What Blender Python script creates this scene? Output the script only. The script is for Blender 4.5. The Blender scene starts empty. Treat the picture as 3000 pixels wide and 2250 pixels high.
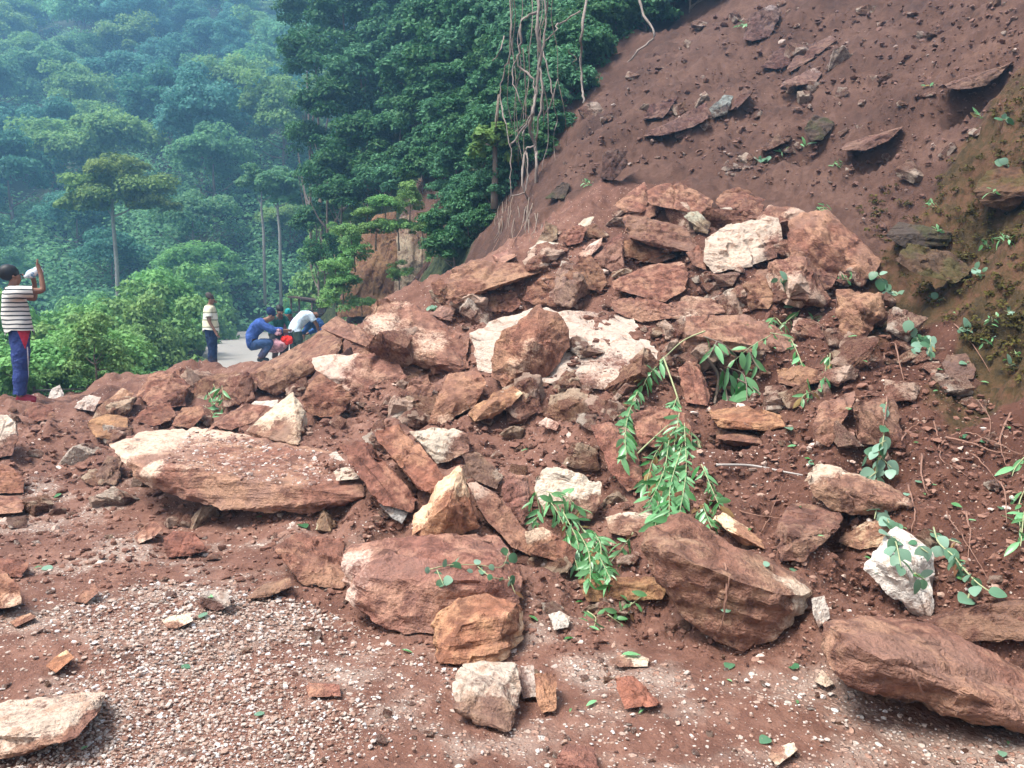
import bpy, bmesh, math, random
import numpy as np
from mathutils import Vector, Matrix, Quaternion
R = math.radians
random.seed(7)
rng = np.random.default_rng(7)
scene = bpy.context.scene
col = scene.collection

# ---------------------------------------------------------------- camera, sky, sun, exposure
CAM_Z, PITCH, FPX = 1.6, R(5.9), 2354.0
cam_d = bpy.data.cameras.new('camera')
cam_d.sensor_width = 36.0
cam_d.lens = FPX / 3000.0 * 36.0
cam_d.clip_start = 0.05
cam_d.clip_end = 2000
cam = bpy.data.objects.new('camera', cam_d)
cam.location = (0, 0, CAM_Z)
cam.rotation_euler = (R(90) - PITCH, 0, 0)
col.objects.link(cam)
scene.camera = cam

SUN_EL, SUN_AZ = R(64), R(-118)          # azimuth from +Y towards +X; light comes from high on the left, a little behind the camera
world = bpy.data.worlds.new('World')
scene.world = world
world.use_nodes = True
wn = world.node_tree
wn.nodes.clear()
w_out = wn.nodes.new('ShaderNodeOutputWorld')
w_bg = wn.nodes.new('ShaderNodeBackground')
w_sky = wn.nodes.new('ShaderNodeTexSky')
w_sky.sky_type = 'NISHITA'
w_sky.sun_disc = False
w_sky.sun_elevation = SUN_EL
w_sky.sun_rotation = SUN_AZ
w_sky.dust_density = 4.0
w_sky.air_density = 1.0
w_hsv = wn.nodes.new('ShaderNodeHueSaturation')   # a cloud deck greys the blue of the clear sky
w_hsv.inputs['Saturation'].default_value = 0.5
w_bg.inputs['Strength'].default_value = 0.07
wn.links.new(w_sky.outputs[0], w_hsv.inputs['Color'])
wn.links.new(w_hsv.outputs[0], w_bg.inputs['Color'])
wn.links.new(w_bg.outputs[0], w_out.inputs['Surface'])

sun_d = bpy.data.lights.new('sun', 'SUN')
sun_d.energy = 1.4
sun_d.angle = R(22)
sun_d.color = (1.0, 0.965, 0.92)
sun = bpy.data.objects.new('sun', sun_d)
sd = Vector((math.sin(SUN_AZ) * math.cos(SUN_EL), math.cos(SUN_AZ) * math.cos(SUN_EL), math.sin(SUN_EL)))
sun.rotation_euler = sd.to_track_quat('Z', 'Y').to_euler()
sun.location = (-20, 10, 60)
col.objects.link(sun)

scene.view_settings.view_transform = 'Standard'
scene.view_settings.look = 'None'
scene.view_settings.gamma = 1.0
scene.view_settings.use_curve_mapping = False
scene.view_settings.exposure = 2.25
scene.render.engine = 'CYCLES'
cy = scene.cycles
cy.max_bounces = 5
cy.diffuse_bounces = 3
cy.glossy_bounces = 2
cy.transmission_bounces = 3
cy.transparent_max_bounces = 4
cy.volume_bounces = 1
cy.use_denoising = True
cy.use_adaptive_sampling = True
cy.adaptive_threshold = 0.02
cy.caustics_reflective = False
cy.caustics_refractive = False

# ---------------------------------------------------------------- small helpers
def ray(u, v):
    """Direction of a line of sight, scaled to one metre of depth along +Y."""
    xc = (u - 1500.0) / FPX
    yc = (1125.0 - v) / FPX
    dy = math.cos(PITCH) + yc * math.sin(PITCH)
    dz = -math.sin(PITCH) + yc * math.cos(PITCH)
    return xc / dy, 1.0, dz / dy

def at(u, v, Y):
    s, _, k = ray(u, v)
    return np.array((s * Y, Y, CAM_Z + k * Y))

def hash3(ix, iy, iz, seed):
    h = (ix.astype(np.uint32) * np.uint32(374761393) + iy.astype(np.uint32) * np.uint32(668265263)
         + iz.astype(np.uint32) * np.uint32(2147483647) + np.uint32((seed * 974711 + 13) & 0xffffffff))
    h = (h ^ (h >> np.uint32(13))) * np.uint32(1274126177)
    h = h ^ (h >> np.uint32(16))
    return (h & np.uint32(0xffffff)).astype(np.float64) / float(0x7fffff) - 1.0

def vnoise(P, seed=0):
    P = np.asarray(P, float)
    I = np.floor(P).astype(np.int64)
    f = P - I
    w = f * f * f * (f * (f * 6 - 15) + 10)
    r = 0
    for a in (0, 1):
        for b in (0, 1):
            for c in (0, 1):
                ww = (w[:, 0] if a else 1 - w[:, 0]) * (w[:, 1] if b else 1 - w[:, 1]) * (w[:, 2] if c else 1 - w[:, 2])
                r = r + ww * hash3(I[:, 0] + a, I[:, 1] + b, I[:, 2] + c, seed)
    return r

def fbm(P, octs=4, seed=0, gain=0.5):
    P = np.asarray(P, float)
    a, t, s = 1.0, 0.0, 0
    for o in range(octs):
        t = t + a * vnoise(P * 2.03 ** o + 17.3 * o, seed + o)
        s += a
        a *= gain
    return t / s * 1.4

def sstep(a, b, x):
    t = np.clip((x - a) / (b - a), 0, 1)
    return t * t * (3 - 2 * t)

def fast_mesh(name, V, F, attrs=None, smooth=False):
    """V (n,3), F (m,k) all faces of one size."""
    V = np.asarray(V, np.float32)
    F = np.asarray(F, np.int32)
    me = bpy.data.meshes.new(name)
    m, k = F.shape
    me.vertices.add(len(V)); me.vertices.foreach_set('co', V.ravel())
    me.loops.add(m * k); me.loops.foreach_set('vertex_index', F.ravel())
    me.polygons.add(m)
    me.polygons.foreach_set('loop_start', np.arange(0, m * k, k, dtype=np.int32))
    me.polygons.foreach_set('loop_total', np.full(m, k, np.int32))
    me.polygons.foreach_set('use_smooth', np.full(m, smooth, bool))
    for an, av in (attrs or {}).items():
        a = me.attributes.new(an, 'FLOAT', 'POINT')
        a.data.foreach_set('value', np.asarray(av, np.float32))
    me.update(calc_edges=True)
    me.validate()
    return me

def link(name, me, mats=(), parent=None, loc=None):
    o = bpy.data.objects.new(name, me)
    col.objects.link(o)
    if parent is not None:
        o.parent = parent
    if loc is not None:
        o.location = loc
    if me is not None:
        for m in (mats if isinstance(mats, (list, tuple)) else [mats]):
            if m.name not in me.materials:
                me.materials.append(m)
    return o

def tag(o, label=None, cat=None, group=None, kind=None):
    if label: o['label'] = label
    if cat: o['category'] = cat
    if group: o['group'] = group
    if kind: o['kind'] = kind
    elif cat: o['kind'] = 'thing'
    return o

def tube(path, radii, sides=6, wob=0.0):
    """Tube mesh data along a path: (V, F quads)."""
    P = np.asarray(path, float)
    n = len(P)
    T = np.gradient(P, axis=0)
    T /= np.linalg.norm(T, axis=1)[:, None] + 1e-9
    up = np.array((0.31, 0.2, 0.93))
    V = []
    rr = np.broadcast_to(np.asarray(radii, float), (n,))
    for i in range(n):
        a = np.cross(T[i], up); a /= np.linalg.norm(a) + 1e-9
        b = np.cross(T[i], a)
        for j in range(sides):
            t = 2 * math.pi * j / sides
            q = rr[i] * (1 + wob * math.sin(3 * t + i))
            V.append(P[i] + q * (math.cos(t) * a + math.sin(t) * b))
    F = []
    for i in range(n - 1):
        for j in range(sides):
            k = (j + 1) % sides
            F.append((i * sides + j, i * sides + k, (i + 1) * sides + k, (i + 1) * sides + j))
    V += [P[0], P[-1]]
    for j in range(sides):
        k = (j + 1) % sides
        F.append((n * sides, k, j, n * sides)); F.append((n * sides + 1, (n - 1) * sides + j, (n - 1) * sides + k, n * sides + 1))
    return np.array(V), F

def poly_mesh(name, V, F, smooth=True):
    me = bpy.data.meshes.new(name)
    FF = []
    for f in F:
        g = []
        for i in f:
            if int(i) not in g: g.append(int(i))
        FF.append(g)
    me.from_pydata([tuple(map(float, v)) for v in V], [], FF)
    me.polygons.foreach_set('use_smooth', [smooth] * len(me.polygons))
    me.update()
    return me

def join(parts):
    V, F, n = [], [], 0
    for v, f in parts:
        V.append(np.asarray(v, float)); F += [tuple(i + n for i in q) for q in f]; n += len(v)
    return np.vstack(V), F

def smooth_path(pts, n=6):
    """Catmull-Rom through points."""
    P = [np.asarray(p, float) for p in pts]
    P = [2 * P[0] - P[1]] + P + [2 * P[-1] - P[-2]]
    out = []
    for i in range(1, len(P) - 2):
        for t in np.linspace(0, 1, n, endpoint=False):
            a, b, c, d = P[i - 1], P[i], P[i + 1], P[i + 2]
            out.append(0.5 * ((2 * b) + (-a + c) * t + (2 * a - 5 * b + 4 * c - d) * t * t + (-a + 3 * b - 3 * c + d) * t ** 3))
    out.append(P[-2])
    return np.array(out)

# ---------------------------------------------------------------- materials
class NT:
    def __init__(self, name):
        self.m = bpy.data.materials.new(name); self.m.use_nodes = True
        self.t = self.m.node_tree; self.t.nodes.clear()
        self.out = self.n('ShaderNodeOutputMaterial')
    def n(self, typ, **kw):
        nd = self.t.nodes.new(typ)
        for k, v in kw.items(): setattr(nd, k, v)
        return nd
    def l(self, a, b): self.t.links.new(a, b)
    def val(self, sock, x):
        if isinstance(x, bpy.types.NodeSocket): self.l(x, sock)
        else: sock.default_value = x
    def math(self, op, a, b=0.0, c=None, clamp=False):
        nd = self.n('ShaderNodeMath', operation=op, use_clamp=clamp)
        self.val(nd.inputs[0], a); self.val(nd.inputs[1], b)
        if c is not None: self.val(nd.inputs[2], c)
        return nd.outputs[0]
    def mix(self, f, a, b, mode='MIX'):
        nd = self.n('ShaderNodeMix', data_type='RGBA', blend_type=mode)
        self.val(nd.inputs[0], f)
        self.val(nd.inputs[6], a if isinstance(a, bpy.types.NodeSocket) else (*a, 1))
        self.val(nd.inputs[7], b if isinstance(b, bpy.types.NodeSocket) else (*b, 1))
        return nd.outputs[2]
    def noise(self, vec, scale, detail=4, rough=0.55, dist=0.0):
        nd = self.n('ShaderNodeTexNoise')
        if vec is not None: self.l(vec, nd.inputs['Vector'])
        nd.inputs['Scale'].default_value = scale; nd.inputs['Detail'].default_value = detail
        nd.inputs['Roughness'].default_value = rough; nd.inputs['Distortion'].default_value = dist
        return nd.outputs['Fac']
    def ramp(self, f, stops, interp='LINEAR'):
        nd = self.n('ShaderNodeValToRGB'); nd.color_ramp.interpolation = interp
        e = nd.color_ramp.elements
        while len(e) < len(stops): e.new(0.5)
        for x, (p, c) in zip(e, stops):
            x.position = p; x.color = (*c, 1) if len(c) == 3 else c
        self.val(nd.inputs[0], f)
        return nd.outputs[0]
    def step(self, f, a, b):
        nd = self.n('ShaderNodeMapRange', interpolation_type='SMOOTHSTEP')
        self.val(nd.inputs[0], f); nd.inputs[1].default_value = a; nd.inputs[2].default_value = b
        return nd.outputs[0]
    def attr(self, name):
        return self.n('ShaderNodeAttribute', attribute_name=name).outputs['Fac']
    def coord(self, which='Object'):
        return self.n('ShaderNodeTexCoord').outputs[which]
    def bump(self, h, strength=0.5, dist=0.02, normal=None):
        nd = self.n('ShaderNodeBump'); nd.inputs['Strength'].default_value = strength; nd.inputs['Distance'].default_value = dist
        self.l(h, nd.inputs['Height'])
        if normal is not None: self.l(normal, nd.inputs['Normal'])
        return nd.outputs[0]
    def bsdf(self, color, rough=0.85, normal=None, spec=0.3, **kw):
        b = self.n('ShaderNodeBsdfPrincipled')
        self.val(b.inputs['Base Color'], color if isinstance(color, bpy.types.NodeSocket) else (*color, 1))
        self.val(b.inputs['Roughness'], rough)
        b.inputs['Specular IOR Level'].default_value = spec
        if normal is not None: self.l(normal, b.inputs['Normal'])
        for k, v in kw.items(): self.val(b.inputs[k], v)
        self.l(b.outputs[0], self.out.inputs['Surface'])
        return b

def plain(name, c, rough=0.8, var=0.15, scale=12, spec=0.25):
    t = NT(name)
    f = t.noise(t.coord(), scale, 3)
    c2 = t.mix(f, tuple(x * (1 - var) for x in c), tuple(min(1, x * (1 + var)) for x in c))
    t.bsdf(c2, rough, t.bump(f, 0.2, 0.01), spec)
    return t.m

def m_terrain():
    t = NT('earth')
    co = t.coord()
    n1 = t.noise(co, 1.1, 5, 0.6); n2 = t.noise(co, 9, 5, 0.65); n3 = t.noise(co, 45, 3, 0.6)
    soil = t.ramp(t.math('ADD', t.math('MULTIPLY', n1, 0.5), t.math('MULTIPLY', n2, 0.5)),
                  [(0.33, (0.080, 0.036, 0.025)), (0.5, (0.145, 0.070, 0.049)), (0.66, (0.23, 0.125, 0.09))])
    sx = t.n('ShaderNodeSeparateXYZ'); t.l(co, sx.inputs[0])
    darker_right = t.step(t.math('ADD', sx.outputs['X'], t.math('MULTIPLY', t.math('SUBTRACT', n1, .5), 3.0)), 0.4, 2.4)
    soil = t.mix(darker_right, soil, t.mix(1.0, soil, (.55, .48, .44), 'MULTIPLY'))   # soil turns darker and redder towards the right side
    slope = t.ramp(t.math('ADD', t.math('MULTIPLY', n1, 0.6), t.math('MULTIPLY', n2, 0.4)),
                   [(0.34, (0.042, 0.021, 0.015)), (0.5, (0.078, 0.039, 0.027)), (0.66, (0.122, 0.067, 0.048))])
    moss = t.ramp(t.math('ADD', t.math('MULTIPLY', n2, 0.55), t.math('MULTIPLY', n1, 0.45)),
                  [(0.36, (0.022, 0.016, 0.007)), (0.48, (0.055, 0.034, 0.013)), (0.57, (0.095, 0.046, 0.026)), (0.66, (0.055, 0.052, 0.013))])
    veg = t.ramp(n2, [(0.4, (0.012, 0.02, 0.008)), (0.6, (0.05, 0.06, 0.025))])
    # gravel: three sizes of stone chips lying in the soil, each chip with a colour of its own
    def chips(scale, lo, hi):
        v = t.n('ShaderNodeTexVoronoi', feature='F1'); v.inputs['Scale'].default_value = scale; v.inputs['Randomness'].default_value = 1
        wv = t.n('ShaderNodeVectorMath', operation='ADD'); t.l(co, wv.inputs[0])
        nz = t.n('ShaderNodeTexNoise'); nz.inputs['Scale'].default_value = scale * 0.8; t.l(co, nz.inputs['Vector'])
        sc = t.n('ShaderNodeVectorMath', operation='SCALE'); t.l(nz.outputs['Color'], sc.inputs[0]); sc.inputs['Scale'].default_value = 0.5 / scale
        t.l(sc.outputs[0], wv.inputs[1]); t.l(wv.outputs[0], v.inputs['Vector'])
        sep = t.n('ShaderNodeSeparateColor'); t.l(v.outputs['Color'], sep.inputs[0])
        c = t.ramp(sep.outputs[0], [(0.0, (0.20, 0.10, 0.07)), (0.3, (0.34, 0.20, 0.145)), (0.6, (0.39, 0.28, 0.22)), (0.85, (0.46, 0.38, 0.32)), (1.0, (0.56, 0.51, 0.46))])
        edge = t.step(v.outputs['Distance'], hi, lo)
        return c, edge, sep.outputs[1]
    cA, eA, rA = chips(24, 0.32, 0.44)
    cB, eB, rB = chips(62, 0.3, 0.5)
    patch = t.noise(co, 1.7, 4, 0.6)
    gz = t.math('MULTIPLY', t.attr('zg'), t.step(patch, 0.47, 0.66))
    kB = t.math('MULTIPLY', eB, t.math('LESS_THAN', rB, t.math('ADD', t.math('MULTIPLY', gz, 1.1), 0.06)))
    kA = t.math('MULTIPLY', eA, t.math('LESS_THAN', rA, t.math('MULTIPLY', gz, 0.5)))
    soil = t.mix(t.math('MULTIPLY', gz, .75), soil, t.mix(n3, (0.22, 0.155, 0.12), (0.36, 0.285, 0.235)))
    c = t.mix(kB, soil, cB)
    c = t.mix(kA, c, cA)
    c = t.mix(t.step(t.math('ADD', t.attr('zs'), t.math('MULTIPLY', t.math('SUBTRACT', n2, 0.5), 0.6)), 0.35, 0.65), c, slope)
    mm = t.math('ADD', t.attr('zo'), t.math('MULTIPLY', t.math('SUBTRACT', n1, 0.5), 1.0))
    c = t.mix(t.step(mm, 0.3, 0.62), c, moss)
    c = t.mix(t.step(t.math('ADD', t.attr('zv'), t.math('MULTIPLY', t.math('SUBTRACT', n1, 0.5), 0.7)), 0.35, 0.6), c, veg)
    h = t.math('ADD', t.math('MULTIPLY', n2, 0.6), t.math('MULTIPLY', n3, 0.3))
    h = t.math('ADD', h, t.math('MULTIPLY', kA, 0.25))
    h = t.math('ADD', h, t.math('MULTIPLY', kB, 0.12))
    t.bsdf(c, 0.9, t.bump(h, 0.9, 0.05), 0.2)
    return t.m

def m_rock(name='rock', coat=(0.185, 0.099, 0.076), mid=(0.30, 0.20, 0.144), clean=(0.55, 0.475, 0.40), moss=0.0):
    t = NT(name)
    co0 = t.coord()
    oi = t.n('ShaderNodeObjectInfo')
    off = t.n('ShaderNodeVectorMath', operation='ADD'); t.l(co0, off.inputs[0])
    cmb = t.n('ShaderNodeCombineXYZ'); r10 = t.math('MULTIPLY', oi.outputs['Random'], 37.0)
    for i in range(3): t.l(r10, cmb.inputs[i])
    t.l(cmb.outputs[0], off.inputs[1])
    co = off.outputs[0]
    n1 = t.noise(co, 3.2, 5, 0.62); n2 = t.noise(co, 14, 5, 0.65); n3 = t.noise(co, 60, 3, 0.6)
    bed = t.attr('bed')
    bv = t.n('ShaderNodeCombineXYZ'); t.l(t.math('MULTIPLY', bed, 34.0), bv.inputs[2])
    sx = t.n('ShaderNodeVectorMath', operation='SCALE'); t.l(co, sx.inputs[0]); sx.inputs['Scale'].default_value = 2.2
    av = t.n('ShaderNodeVectorMath', operation='ADD'); t.l(sx.outputs[0], av.inputs[0]); t.l(bv.outputs[0], av.inputs[1])
    nb = t.noise(av.outputs[0], 1.0, 4, 0.6)
    f = t.math('ADD', t.math('MULTIPLY', n1, 0.6), t.math('MULTIPLY', n2, 0.4))
    dirt = t.mix(t.step(n2, 0.33, 0.66), tuple(x * 0.6 for x in coat), tuple(min(1, x * 1.3) for x in coat))
    dirt = t.mix(t.math('MULTIPLY', t.step(t.noise(co, 1.9, 3), .42, .62), t.math('MULTIPLY', oi.outputs['Random'], .9)), dirt, (coat[0] * 1.28, coat[1] * 1.62, coat[2] * 1.72))
    ochre = t.mix(t.step(t.math('ADD', t.math('MULTIPLY', nb, .4), t.math('MULTIPLY', n3, .6)), 0.36, 0.64), tuple(x * 0.78 for x in mid), tuple(min(1, x * 1.16) for x in mid))
    c = t.mix(t.step(f, 0.46, 0.60), dirt, ochre)
    fresh = t.math('ADD', t.attr('fresh'), t.math('MULTIPLY', t.math('SUBTRACT', f, 0.5), 1.5))
    cl = t.mix(t.step(t.math('ADD', t.math('MULTIPLY', nb, .5), t.math('MULTIPLY', n2, .5)), 0.36, 0.6), tuple(x * 0.72 for x in clean), clean)
    cl = t.mix(t.math('MULTIPLY', t.step(n2, 0.50, 0.64), .8), cl, mid)
    fm = t.step(t.math('ADD', fresh, t.math('MULTIPLY', t.math('SUBTRACT', n3, .5), .5)), 0.38, 0.66)
    c = t.mix(fm, c, cl)
    # thin dark bedding cracks
    crack = t.math('MULTIPLY', t.step(nb, 0.36, 0.33), 0.6)
    c = t.mix(crack, c, (0.05, 0.024, 0.017))
    if moss:
        c = t.mix(t.math('MULTIPLY', t.step(n1, 0.47, 0.6), moss), c, (0.055, 0.06, 0.02))
    sp_ = t.math('ADD', .62, t.math('MULTIPLY', t.math('ADD', t.math('MULTIPLY', n3, .55), t.math('MULTIPLY', n2, .45)), .76))
    c = t.mix(1.0, c, t.ramp(sp_, [(0, (0, 0, 0)), (1, (1, 1, 1))]), 'MULTIPLY')
    c = t.mix(1.0, c, oi.outputs['Color'], 'MULTIPLY')
    h = t.math('ADD', t.math('MULTIPLY', n2, 0.6), t.math('MULTIPLY', n3, 0.35))
    h = t.math('ADD', h, t.math('MULTIPLY', nb, 0.4))
    t.bsdf(c, t.math('ADD', 0.9, t.math('MULTIPLY', fm, -0.15)), t.bump(h, 1.0, 0.045), 0.25)
    return t.m

def m_leaf(name, lo, hi, rough=0.55, wr=0.38, spec=0.12, transl=0.3):
    t = NT(name)
    oi = t.n('ShaderNodeObjectInfo')
    f = t.math('ADD', t.math('MULTIPLY', t.attr('tint'), 1.0 - wr), t.math('MULTIPLY', oi.outputs['Random'], wr))
    c = t.mix(f, lo, hi)
    hs = t.n('ShaderNodeHueSaturation'); t.l(c, hs.inputs['Color'])
    t.l(t.math('ADD', 0.5 - 0.03, t.math('MULTIPLY', oi.outputs['Random'], 0.06)), hs.inputs['Hue'])
    c = hs.outputs[0]
    b = t.bsdf(c, rough, None, spec)
    tr = t.n('ShaderNodeBsdfTranslucent'); t.l(c, tr.inputs['Color'])
    mx = t.n('ShaderNodeMixShader'); mx.inputs[0].default_value = transl
    t.l(b.outputs[0], mx.inputs[1]); t.l(tr.outputs[0], mx.inputs[2]); t.l(mx.outputs[0], t.out.inputs['Surface'])
    return t.m

M = dict(
    earth=m_terrain(),
    rock=m_rock(),
    mossrock=m_rock('mossy_rock', (0.085, 0.052, 0.036), (0.13, 0.085, 0.045), (0.3, 0.26, 0.18), 0.7),
    bark=plain('bark', (0.17, 0.13, 0.10), 0.9, 0.4, 8),
    pale_bark=plain('pale_bark', (0.33, 0.30, 0.27), 0.9, 0.3, 8),
    vine=plain('vine_bark', (0.24, 0.195, 0.165), 0.9, 0.4, 14),
    root=plain('root_bark', (0.22, 0.12, 0.085), 0.9, 0.3, 20),
    stem=plain('green_stem', (0.30, 0.32, 0.17), 0.7, 0.3, 20),
    leaf_far=m_leaf('forest_leaf', (0.04, 0.14, 0.075), (0.23, 0.44, 0.19), transl=.5),
    leaf_far2=m_leaf('light_forest_leaf', (0.07, 0.17, 0.06), (0.29, 0.47, 0.15), transl=.5),
    leaf_far3=m_leaf('deep_forest_leaf', (0.02, 0.10, 0.08), (0.13, 0.33, 0.21), transl=.45),
    leaf_yel=m_leaf('yellowish_leaf', (0.08, 0.16, 0.04), (0.26, 0.36, 0.10), transl=.4),
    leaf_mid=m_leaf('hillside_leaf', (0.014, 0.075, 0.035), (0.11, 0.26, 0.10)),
    leaf_bush=m_leaf('bush_leaf', (0.06, 0.18, 0.055), (0.27, 0.45, 0.14)),
    leaf_near=m_leaf('branch_leaf', (0.04, 0.19, 0.06), (0.24, 0.46, 0.20), 0.32, 1.0, spec=0.6),
    leaf_round=m_leaf('round_leaf', (0.05, 0.15, 0.08), (0.25, 0.40, 0.27), 0.45, 1.0, spec=0.5),
    leaf_dry=m_leaf('dead_leaf', (0.12, 0.07, 0.03), (0.28, 0.17, 0.08), 0.8, 1.0),
    leaf_moss=m_leaf('moss', (0.03, 0.026, 0.008), (0.13, 0.11, 0.03), 0.9, 0.0),
    road=plain('pale_road', (0.27, 0.25, 0.225), 0.7, 0.15, 2),
)
# ---------------------------------------------------------------- the lie of the land
# (u, v, depth, zone) sight points and ('w', x, y, z, zone) ground points; zones: g gravel, m mound, s slope, o mossy, v wooded, f valley floor
CTRL = []
def C(u, v, Y, zone): p = at(u, v, Y); CTRL.append((p[0], p[1], p[2], zone))
def W(x, y, z, zone): CTRL.append((x, y, z, zone))
for x in (-2.2, -1.2, 0, 1.2, 2.2): W(x * 0.7, 1.3, 0.0, 'g'); W(x * .6, .9, 0.0, 'g')
W(-7, 3.4, 0.0, 'g'); W(-4, 2, 0.0, 'g'); W(-14, 6.5, -0.3, 'g'); W(3.6, 1.8, 0.5, 'm'); W(5.5, 2.6, 2.0, 'm'); W(9, 4.5, 3.6, 'o')
for x in (-3, -1.5, 0, 1.0, 2.4): W(x * 0.8, 2.2, 0.0, 'g')
for x in (-3.2, -1.6, -0.4, 0.6, 1.4): W(x, 3.2, 0.0, 'g')
W(-6, 4.2, 0.06, 'g'); W(-3, 4.2, 0.02, 'g'); W(-1.4, 4.4, 0.02, 'g'); W(-7, 6.5, 0.1, 'g')
for a in ((100, 1500, 6.0, 'g'), (300, 1560, 5.4, 'g'), (650, 1500, 5.85, 'g'), (100, 1300, 7.7, 'm'), (300, 1260, 8.3, 'm'), (95, 1172, 10.4, 'm'),
          (-250, 1180, 10.4, 'm'), (550, 1082, 12.5, 'm'), (400, 1140, 10.8, 'm'), (640, 1190, 9.4, 'm'), (800, 1300, 6.9, 'm'), (1000, 1180, 7.9, 'm'),
          (900, 1330, 6.5, 'm'), (860, 1110, 9.6, 'm'), (1050, 935, 9.8, 'm'), (1250, 850, 9.9, 'm'), (1370, 780, 10.2, 'm'), (1600, 650, 10.9, 'm'), (1900, 560, 11.2, 'm'),
          (1200, 1100, 7.8, 'm'), (1560, 1100, 7.3, 'm'), (1300, 960, 8.8, 'm'), (1700, 900, 8.4, 'm'), (2000, 810, 8.9, 'm'), (2200, 660, 9.7, 'm'),
          (2000, 1000, 7.4, 'm'), (2300, 900, 7.7, 'm'), (2480, 780, 8.5, 'm'), (1200, 1350, 5.8, 'm'), (1050, 1450, 5.3, 'm'), (1500, 1400, 5.6, 'm'), (1500, 1560, 4.75, 'm'), (1700, 1600, 4.6, 'm'),
          (2000, 1300, 5.6, 'm'), (2300, 1300, 5.4, 'm'), (2600, 1250, 5.3, 'm'), (2000, 1780, 3.95, 'm'), (2500, 1600, 4.2, 'm'), (2800, 1400, 4.5, 'm'),
          (3000, 1200, 4.9, 'm'), (2700, 1000, 6.3, 'm'), (3000, 1700, 3.55, 'm'), (2500, 1900, 3.45, 'm'), (3050, 2150, 2.85, 'g'), (2500, 2080, 3.05, 'g'), (1800, 1900, 3.62, 'g'),
          (1300, 1880, 3.7, 'g'), (900, 1750, 4.25, 'g'), (800, 1600, 5.0, 'g'), (3300, 1500, 3.7, 'm'), (3400, 1100, 4.3, 'o'), (3400, 1900, 3.0, 'm'),
          # scar slope
          (1640, 560, 12.3, 's'), (1900, 480, 12.4, 's'), (2150, 520, 11.3, 's'), (2330, 600, 10.4, 's'), (2560, 700, 9.0, 's'), (2600, 820, 8.2, 'o'), (2780, 880, 7.2, 'o'), (2940, 1060, 5.8, 'o'),
          (1740, 330, 15.2, 's'), (2050, 320, 13.4, 's'), (2480, 400, 11.2, 's'), (2700, 450, 10.0, 's'), (2870, 600, 8.3, 'o'), (1860, 180, 17.5, 's'), (2050, 60, 19, 's'), (2400, 120, 14.8, 's'),
          (2720, 120, 12.8, 's'), (3000, 50, 11.3, 's'), (2960, 330, 9.2, 'o'), (2990, 700, 6.9, 'o'), (2760, 815, 7.5, 'o'), (2900, 970, 6.2, 'o'), (2985, 1100, 5.4, 'o'), (2640, 740, 8.6, 'o'), (3250, 850, 5.6, 'o'), (3400, 300, 7.6, 'o'), (2250, -120, 19, 's'), (2700, -150, 15.5, 's'), (3200, -150, 12, 's'),
          # wooded hillside beyond the scar
          (1560, 560, 13.6, 's'), (1450, 690, 14.2, 's'), (1300, 780, 16.5, 'v'), (1230, 840, 19, 's'), (1110, 860, 21, 's'), (1050, 900, 22, 's'), (1150, 760, 21.4, 's'), (1130, 680, 22, 's'),
          (1200, 660, 22, 's'), (1400, 450, 18, 'v'), (1250, 400, 25, 'v'), (1130, 400, 29, 'v'), (1200, 0, 38, 'v'), (1250, 100, 33, 'v'),
          (1400, 50, 26, 'v'), (1600, 200, 20, 'v'), (1700, 40, 23, 'v'), (1900, -100, 24, 'v'), (1500, -150, 30, 'v'), (1200, -150, 40, 'v'), (2000, -300, 30, 'v')):
    C(*a)
for a in ((-6.2, 20, -0.1, 'f'), (-9, 20, -0.4, 'f'), (-14, 20, -1.3, 'f'), (-6, 15, -0.1, 'f'), (-9, 15, -0.5, 'f'), (-13, 14, -1.2, 'f'), (-4.2, 17, 0.1, 'f'), (-2.6, 13.5, 0.5, 'm'),
          (-5, 12.8, 0.25, 'm'), (-3.4, 11.6, 0.65, 'm'), (-1.0, 12.6, 0.9, 'm'), (-5.2, 24, -0.1, 'f'), (-8.0, 27, -0.1, 'f'), (-10.3, 32, -0.05, 'f'), (-14, 45, 0.0, 'f'), (-7.2, 33, 0.2, 'f'), (-9.5, 44, 0.4, 'f'),
          (-20, 30, -2.2, 'f'), (-16, 50, -0.2, 'f'), (-9.4, 37, 0.1, 'f'), (-8.2, 33.5, 0.1, 'f'), (-10.6, 41, 0.1, 'f'), (-7.4, 29.5, 0.1, 'f'), (-11.5, 50, 0.2, 'f'), (-9.5, 47, 0.6, 'f'), (-22, 50, -2, 'f'), (-13, 52, 0, 'f'), (-30, 45, -3, 'f'), (-40, 40, -4, 'f'), (-8.5, 12, -0.2, 'f'), (-12, 10, -0.6, 'f'), (-9, 8, 0, 'g')):
    W(*a)

Yr = np.exp(np.arange(math.log(0.9), math.log(47.0), 0.0072))
Sc = np.concatenate([np.arange(-2.4, -1.15, 0.05), np.arange(-1.15, -0.72, 0.013), np.arange(-0.72, 0.72, 0.0036), np.arange(0.72, 1.25, 0.013), np.arange(1.25, 2.4, 0.05)])
def warp(x, y):
    return np.stack([x / y * 6.0, np.log(y) * 6.0], -1)
cx = np.array([c[0] for c in CTRL]); cyy = np.array([c[1] for c in CTRL]); cz = np.array([c[2] for c in CTRL])
cq = warp(cx, cyy)
def phi(d2): return np.sqrt(d2 + 0.35)
d2 = ((cq[:, None] - cq[None]) ** 2).sum(-1)
n = len(CTRL)
A = np.zeros((n + 3, n + 3)); A[:n, :n] = phi(d2) - np.eye(n) * 0.02
A[:n, n] = 1; A[:n, n + 1:] = cq; A[n, :n] = 1; A[n + 1:, :n] = cq.T
wgt = np.linalg.solve(A, np.concatenate([cz, np.zeros(3)]))
S2, Y2 = np.meshgrid(Sc, Yr)
X2 = S2 * Y2
Q = warp(X2, Y2).reshape(-1, 2)
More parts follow.
